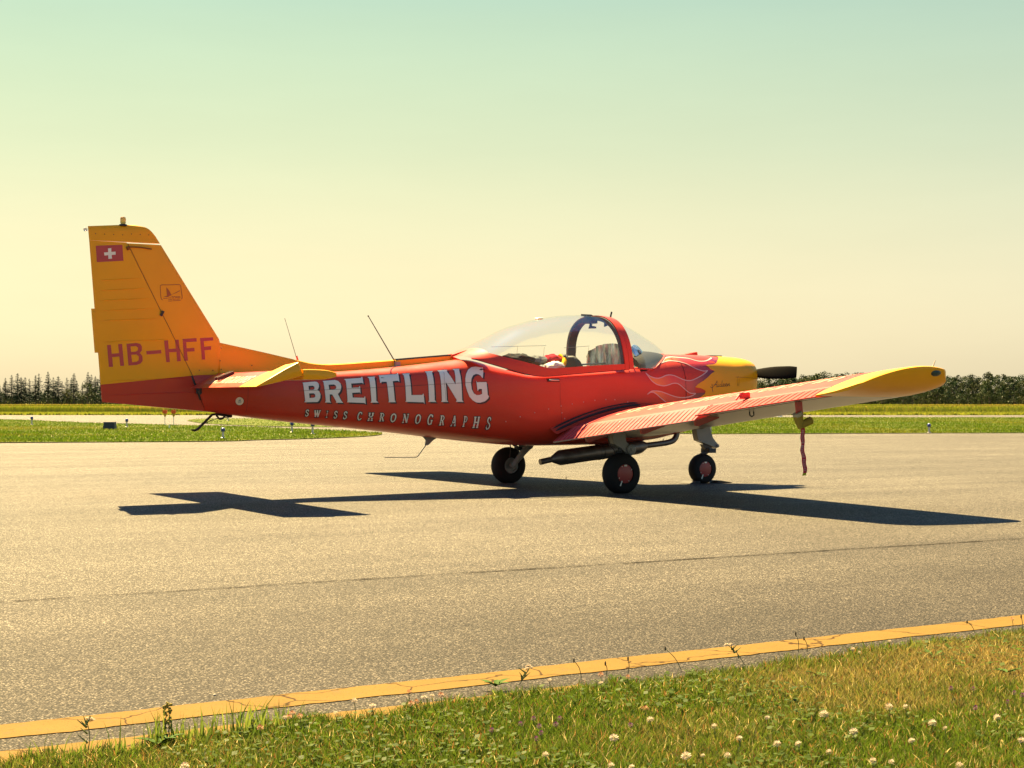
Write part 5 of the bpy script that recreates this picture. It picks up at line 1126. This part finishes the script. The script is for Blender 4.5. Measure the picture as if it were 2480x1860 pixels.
# chocks at the nose wheel
def chock(x0, x1, mat, label):
    e = empty('wheel_chock', ((x0+x1)/2, 0, .003)); tag(e, label, 'wheel chock'); w = abs(x1-x0)/2; s_ = 1 if x1 > x0 else -1
    mb = MB(); mb.prism([(-s_*w, 0), (s_*w, 0), (s_*w*.8, .028), (s_*w*.55, .03), (-s_*w*.9, .006)] if True else [], -.13, .13); mb.build('wedge', mat, e)
chock(1.60, 1.70, simple('chock_alloy', (.05, .05, .05), .7, spec=.15), 'pale metal wheel chock behind the nose wheel')
chock(2.13, 1.92, M['black'], 'black wheel chock in front of the nose wheel')
# a sprig growing out of the apron joint, and loose pebbles
g = on_ground(1371, 1160); e = empty('sprig', g); tag(e, 'tiny dry sprig growing from the apron between the wheels', 'weed'); mb = MB(); mb.tube([(0, 0, 0), (.004, 0, .03)], [.004, .001], 5); mb.build('stem', M['stemgreen'], e); mb = MB(); mb.ball((0, 0, .01), (.008, .006, .01), 6, 5); mb.build('tuft', M['bark'], e)
mb = MB(); r = random.Random(5)
for i in range(26):
    q = gp(4.2+7*r.random()**1.5, 0); D_ = (q-CG).dot(FWD); q = gp(D_, r.uniform(-.33, .33)*D_)
    if q.y < -9.7: continue
    s_ = r.uniform(.002, .005); mb.ball((q.x, q.y, s_*.5), (s_*1.3, s_, s_*.7), 6, 4)
o = mb.build('pebbles', simple('pebble', (.42, .38, .30), .7), None); o['kind'] = 'stuff'

# ================================================================== TREES
def spruce_mesh(seed, h=8.5, lean=False):
    r = np.random.default_rng(seed); V = []; T = []; Cc_ = []
    def tri(a, b, c, col):
        i = len(V); V.extend([a, b, c]); T.append((i, i+1, i+2)); Cc_.extend([col]*3)
    z = h*r.uniform(.10, .22); sparse = r.uniform(.55, .95)
    while z < h*.985:
        f = 1-z/h; nb = int(4+3*f+r.integers(0, 2)); L0 = (f**.75)*h*.235+.10
        for b in range(nb):
            if r.random() > sparse+.25*(1-f): continue
            a = 2*math.pi*(b+r.random())/nb; L = L0*r.uniform(.55, 1.15); d = np.array([math.cos(a), math.sin(a), 0]); s_ = np.array([-d[1], d[0], 0]); n = max(3, int(L/.22)); droop_ = r.uniform(.10, .35)
            for q in range(n):
                t0, t1 = q/n, (q+1.35)/n; zc = lambda t: z-droop_*L*t+.28*L*t*t
                w = (.16+.16*r.random())*(1-.55*t0)*min(1, L); c = np.array([.021, .044, .037])*r.uniform(.6, 1.5); p0 = d*L*t0+[0, 0, zc(t0)]; p1 = d*L*t1+[0, 0, zc(t1)]
                tri(p0-s_*w, p0+s_*w, p1, c); hang = [0, 0, -.16*r.random()-.08]; tri(p0+s_*w*.5, p1-s_*w*.3, (p0+p1)/2+hang, c*.8); tri(p0-s_*w*.7+hang, p0+d*.1, p1+s_*w*.2, c*.9)
        z += h*.030*r.uniform(.7, 1.35)
    for q in range(6): a = q*1.05; c = np.array([.03, .05, .036]); tri(np.array([0, 0, h*1.0]), np.array([math.cos(a)*.10, math.sin(a)*.10, h*.955]), np.array([math.cos(a+.5)*.06, math.sin(a+.5)*.06, h*.94]), c)
    return fast('crown', np.array(V), np.array(T), np.array(Cc_), M['needle'])
def broad_mesh(seed, h=6, w=4.2, tone=(.060, .075, .022)):
    r = np.random.default_rng(seed); V = []; T = []; Cc_ = []; nc = int(r.integers(22, 32))
    for k_ in range(nc):
        th = r.uniform(0, 6.28); u = r.random(); zz = h*(.16+.80*u); rr = w*.5*math.sin(math.pi*min(1, (u*.78+.20)))**.7*math.sqrt(r.random())*1.0
        cen = np.array([rr*math.cos(th), rr*math.sin(th), zz]); R0 = r.uniform(.38, .72)*(h/6); ct = np.array(tone)*r.uniform(.6, 1.45)*np.array([r.uniform(.85, 1.2), 1, r.uniform(.8, 1.2)])
        for q in range(int(62)):
            d = r.normal(size=3); d /= np.linalg.norm(d); p = cen+d*R0*r.random()**.4; s_ = r.uniform(.07, .16); a = r.normal(size=3); a /= np.linalg.norm(a); b = np.cross(a, r.normal(size=3)); b /= np.linalg.norm(b)+1e-6
            i = len(V); V.extend([p-a*s_, p+b*s_*.7, p+a*s_, p-b*s_*.7]); T += [(i, i+1, i+2), (i, i+2, i+3)]; Cc_.extend([ct*r.uniform(.75, 1.25)]*4)
    return fast('crown', np.array(V), np.array(T), np.array(Cc_), M['leaf'])
def trunk_mesh(h, r0, limbs, seed):
    r = random.Random(seed); mb = MB(); mb.tube([(0, 0, -.1), (r.uniform(-.05, .05), 0, h*.4), (0, r.uniform(-.08, .08), h*.8), (0, 0, h)], [r0, r0*.75, r0*.4, r0*.12], 7)
    for i in range(limbs): a = r.uniform(0, 6.28); z = h*r.uniform(.25, .7); mb.tube([(0, 0, z), (math.cos(a)*h*.12, math.sin(a)*h*.12, z+h*.10), (math.cos(a)*h*.22, math.sin(a)*h*.22, z+h*.24)], [r0*.5, r0*.3, r0*.08], 5)
    return mkmesh('trunk', mb.v, mb.f, M['bark'])
SPR = [(spruce_mesh(100+i, 8.6), trunk_mesh(8.3, .14, 0, i)) for i in range(7)]
tones = [(.028, .046, .017), (.034, .052, .015), (.024, .042, .020), (.044, .056, .017), (.026, .047, .017)]
BRD = [(broad_mesh(200+i, 6, 4.0+.5*(i % 3), tones[i % 5]), trunk_mesh(4.6, .13, 6, 50+i)) for i in range(9)]
def tree(name, pair, p, sc, sz, label, group, rz):
    e = empty(name, (p.x, p.y, -.02), rz); e.scale = (sc, sc, sz); tag(e, label, 'tree', group)
    link('crown', pair[0], e); link('trunk', pair[1], e)
R = random.Random(12)
ORD = ['first', 'second', 'third', 'fourth', 'fifth', 'sixth', 'seventh', 'eighth', 'ninth', 'tenth', 'eleventh', 'twelfth', 'thirteenth', 'fourteenth', 'fifteenth', 'sixteenth', 'seventeenth', 'eighteenth', 'nineteenth', 'twentieth']
def at_px(px, D): return gp(D, (px-1240)/3828.3*D)
# spruces at the left, tops read off the skyline
SP = [(-150, 912), (-118, 925), (-92, 905), (-60, 915), (-30, 922), (0, 940), (13, 914), (28, 907), (42, 918), (51, 912), (61, 913), (71, 916), (86, 908), (94, 903), (116, 899), (129, 913), (141, 910), (150, 922), (162, 913), (179, 903), (200, 925), (213, 900), (221, 906), (231, 910), (243, 905), (260, 912), (285, 904), (310, 915), (340, 908), (372, 900), (410, 912), (450, 905)]
vis = [px for px, _ in SP if 0 <= px < 250]
for i, (px, top) in enumerate(SP):
    D = 400+R.uniform(0, 22); hh = (971.4-top)*D/3828.3+.9; s_ = hh/8.6; tree('spruce_tree', SPR[i % 7], at_px(px, D), s_*1.12, s_, (ORD[vis.index(px)]+' spruce from the left edge of the picture in the front row of conifers') if px in vis else 'dark spruce of the front row of conifers beyond the rudder or outside the picture', 'spruces beyond the field', R.uniform(0, 6.28))
for i in range(26):
    D = 428+R.uniform(0, 30); px = -160+25*i+R.uniform(-9, 9); hh = R.uniform(6.2, 8.6); tree('spruce_tree', SPR[(i*3) % 7], at_px(px, D), hh/8.6*1.15, hh/8.6, 'dark spruce half hidden behind the front row of conifers at left', 'spruces behind the front row', R.uniform(0, 6.28))
for px, top, w_, l in ((212, 926, 1.15, 'round dark green bushy tree in front of the spruces'), (165, 940, .95, 'low olive green tree left of the round dark one by the spruces'), (236, 955, .75, 'small bush between the round dark tree and the rudder'), (147, 966, .35, 'small yellow green bush at the foot of the spruces')):
    D = 385; hh = (971.4-top)*D/3828.3+.9; tree('bushy_tree', BRD[(px) % 9], at_px(px, D), hh/6*w_*(1.15 if hh > 3 else .9), hh/6, l, None, R.uniform(0, 6))
# undergrowth behind the spruce trunks
V = []; r = np.random.default_rng(61); n = 16000; D = r.uniform(425, 440, n); px = r.uniform(-230, 560, n); hx = .9+1.2*vnoise(px, px*0, .05, 3)+.5*vnoise(px, px*0, .2, 4); z = r.random(n)**1.1*hx*1.5
X = (px-1240)/3828.3*D; x = CG.x+FWD.x*D+RGT.x*X; y = CG.y+FWD.y*D+RGT.y*X; a = r.uniform(0, 6.28, n); s_ = r.uniform(.15, .32, n)
V = np.empty((n, 3, 3)); V[:, 0] = np.c_[x-np.cos(a)*s_, y-np.sin(a)*s_, z-.1]; V[:, 1] = np.c_[x+np.cos(a)*s_, y+np.sin(a)*s_, z]; V[:, 2] = np.c_[x, y, z+s_*1.2]
o = link('undergrowth', fast('undergrowth', V.reshape(-1, 3), np.arange(3*n).reshape(-1, 3), np.repeat(pal(r.random(n), (.022, .034, .022), (.04, .055, .025)), 3, 0), M['leaf'])); o['kind'] = 'stuff'
n = 30000; D = r.uniform(297, 330, n); px = r.uniform(1480, 2800, n); z = r.random(n)**1.3*2.3; X = (px-1240)/3828.3*D; x = CG.x+FWD.x*D+RGT.x*X; y = CG.y+FWD.y*D+RGT.y*X; a = r.uniform(0, 6.28, n); s_ = r.uniform(.12, .28, n)
V = np.empty((n, 3, 3)); V[:, 0] = np.c_[x-np.cos(a)*s_, y-np.sin(a)*s_, z-.1]; V[:, 1] = np.c_[x+np.cos(a)*s_, y+np.sin(a)*s_, z]; V[:, 2] = np.c_[x, y, z+s_*1.3]
o = link('undergrowth', fast('undergrowth', V.reshape(-1, 3), np.arange(3*n).reshape(-1, 3), np.repeat(pal(r.random(n), (.020, .030, .014), (.040, .052, .018)), 3, 0), M['leaf'])); o['kind'] = 'stuff'
# the broadleaved wood at right, front rank one by one
sky_r = tab([(1820, 918), (1835, 914), (1860, 915), (1890, 909), (1940, 907), (1962, 903), (1975, 906), (2005, 900), (2025, 905), (2050, 902), (2075, 905), (2110, 902), (2200, 906), (2290, 908), (2320, 909), (2350, 907), (2375, 909), (2400, 906), (2440, 909), (2480, 911), (2700, 906)])
PXS = [1560+R.uniform(-5, 5)+i*15.2 for i in range(78)]; prop_ = [q for q in PXS if 1828 < q < 2040]; tipr_ = [q for q in PXS if 2296 < q < 2482]
for i, px in enumerate(PXS):
    lab = ORD[prop_.index(px)]+' front rank tree of the wood to the right of the nose, above the wing' if px in prop_ else ORD[tipr_.index(px)]+' front rank tree of the wood to the right of the near wing tip' if px in tipr_ else 'front rank tree of the wood hidden by the wing or outside the picture'
    D = 300+R.uniform(-5, 14); top = sky_r(px)+R.uniform(-3, 12)+(12 if i % 3 == 0 else 0); hh = (971.4-top)*D/3828.3+.9; tree('broadleaf_tree', BRD[i % 9], at_px(px, D), hh/6*R.uniform(.85, 1.2), hh/6, lab, 'broadleaved trees of the wood', R.uniform(0, 6.28))
for i in range(64):
    px = 1550+R.uniform(-8, 8)+i*18.5; D = 316+R.uniform(0, 20); top = sky_r(px)+R.uniform(-4, 5); hh = (971.4-top)*D/3828.3+.9; tree('broadleaf_tree', BRD[(i*4+2) % 9], at_px(px, D), hh/6*R.uniform(1.0, 1.25), hh/6, 'leafy green tree in the second rank of the wood at right', 'second rank trees of the wood', R.uniform(0, 6.28))
for i in range(34):
    px = 1640+i*27+R.uniform(-12, 12); D = 292+R.uniform(0, 5); hh = R.uniform(1.6, 3.2); tree('shrub', BRD[(i*5+1) % 9], at_px(px, D), hh/6*1.35, hh/6, 'low shrub at the foot of the wood beyond the field', 'shrubs along the foot of the wood', R.uniform(0, 6.28))
# the tree line closes behind the aeroplane
n = 15000; D = r.uniform(338, 366, n); px = r.uniform(540, 1620, n); z = r.random(n)**1.2*(2.2+1.2*vnoise(px, px*0, .03, 6)); X = (px-1240)/3828.3*D; x = CG.x+FWD.x*D+RGT.x*X; y = CG.y+FWD.y*D+RGT.y*X; a = r.uniform(0, 6.28, n); s_ = r.uniform(.14, .30, n)
V = np.empty((n, 3, 3)); V[:, 0] = np.c_[x-np.cos(a)*s_, y-np.sin(a)*s_, z-.1]; V[:, 1] = np.c_[x+np.cos(a)*s_, y+np.sin(a)*s_, z]; V[:, 2] = np.c_[x, y, z+s_*1.3]
o = link('undergrowth', fast('undergrowth', V.reshape(-1, 3), np.arange(3*n).reshape(-1, 3), np.repeat(pal(r.random(n), (.020, .030, .014), (.040, .052, .018)), 3, 0), M['leaf'])); o['kind'] = 'stuff'
for i in range(30):
    px = 600+i*33+R.uniform(-8, 8); D = 340+R.uniform(0, 20); hh = R.uniform(3.6, 4.8); tree('broadleaf_tree', BRD[(i*2) % 9], at_px(px, D), hh/6*1.25, hh/6, 'low leafy tree of the far line hidden behind the aeroplane', 'far tree line behind the aeroplane', R.uniform(0, 6.28))
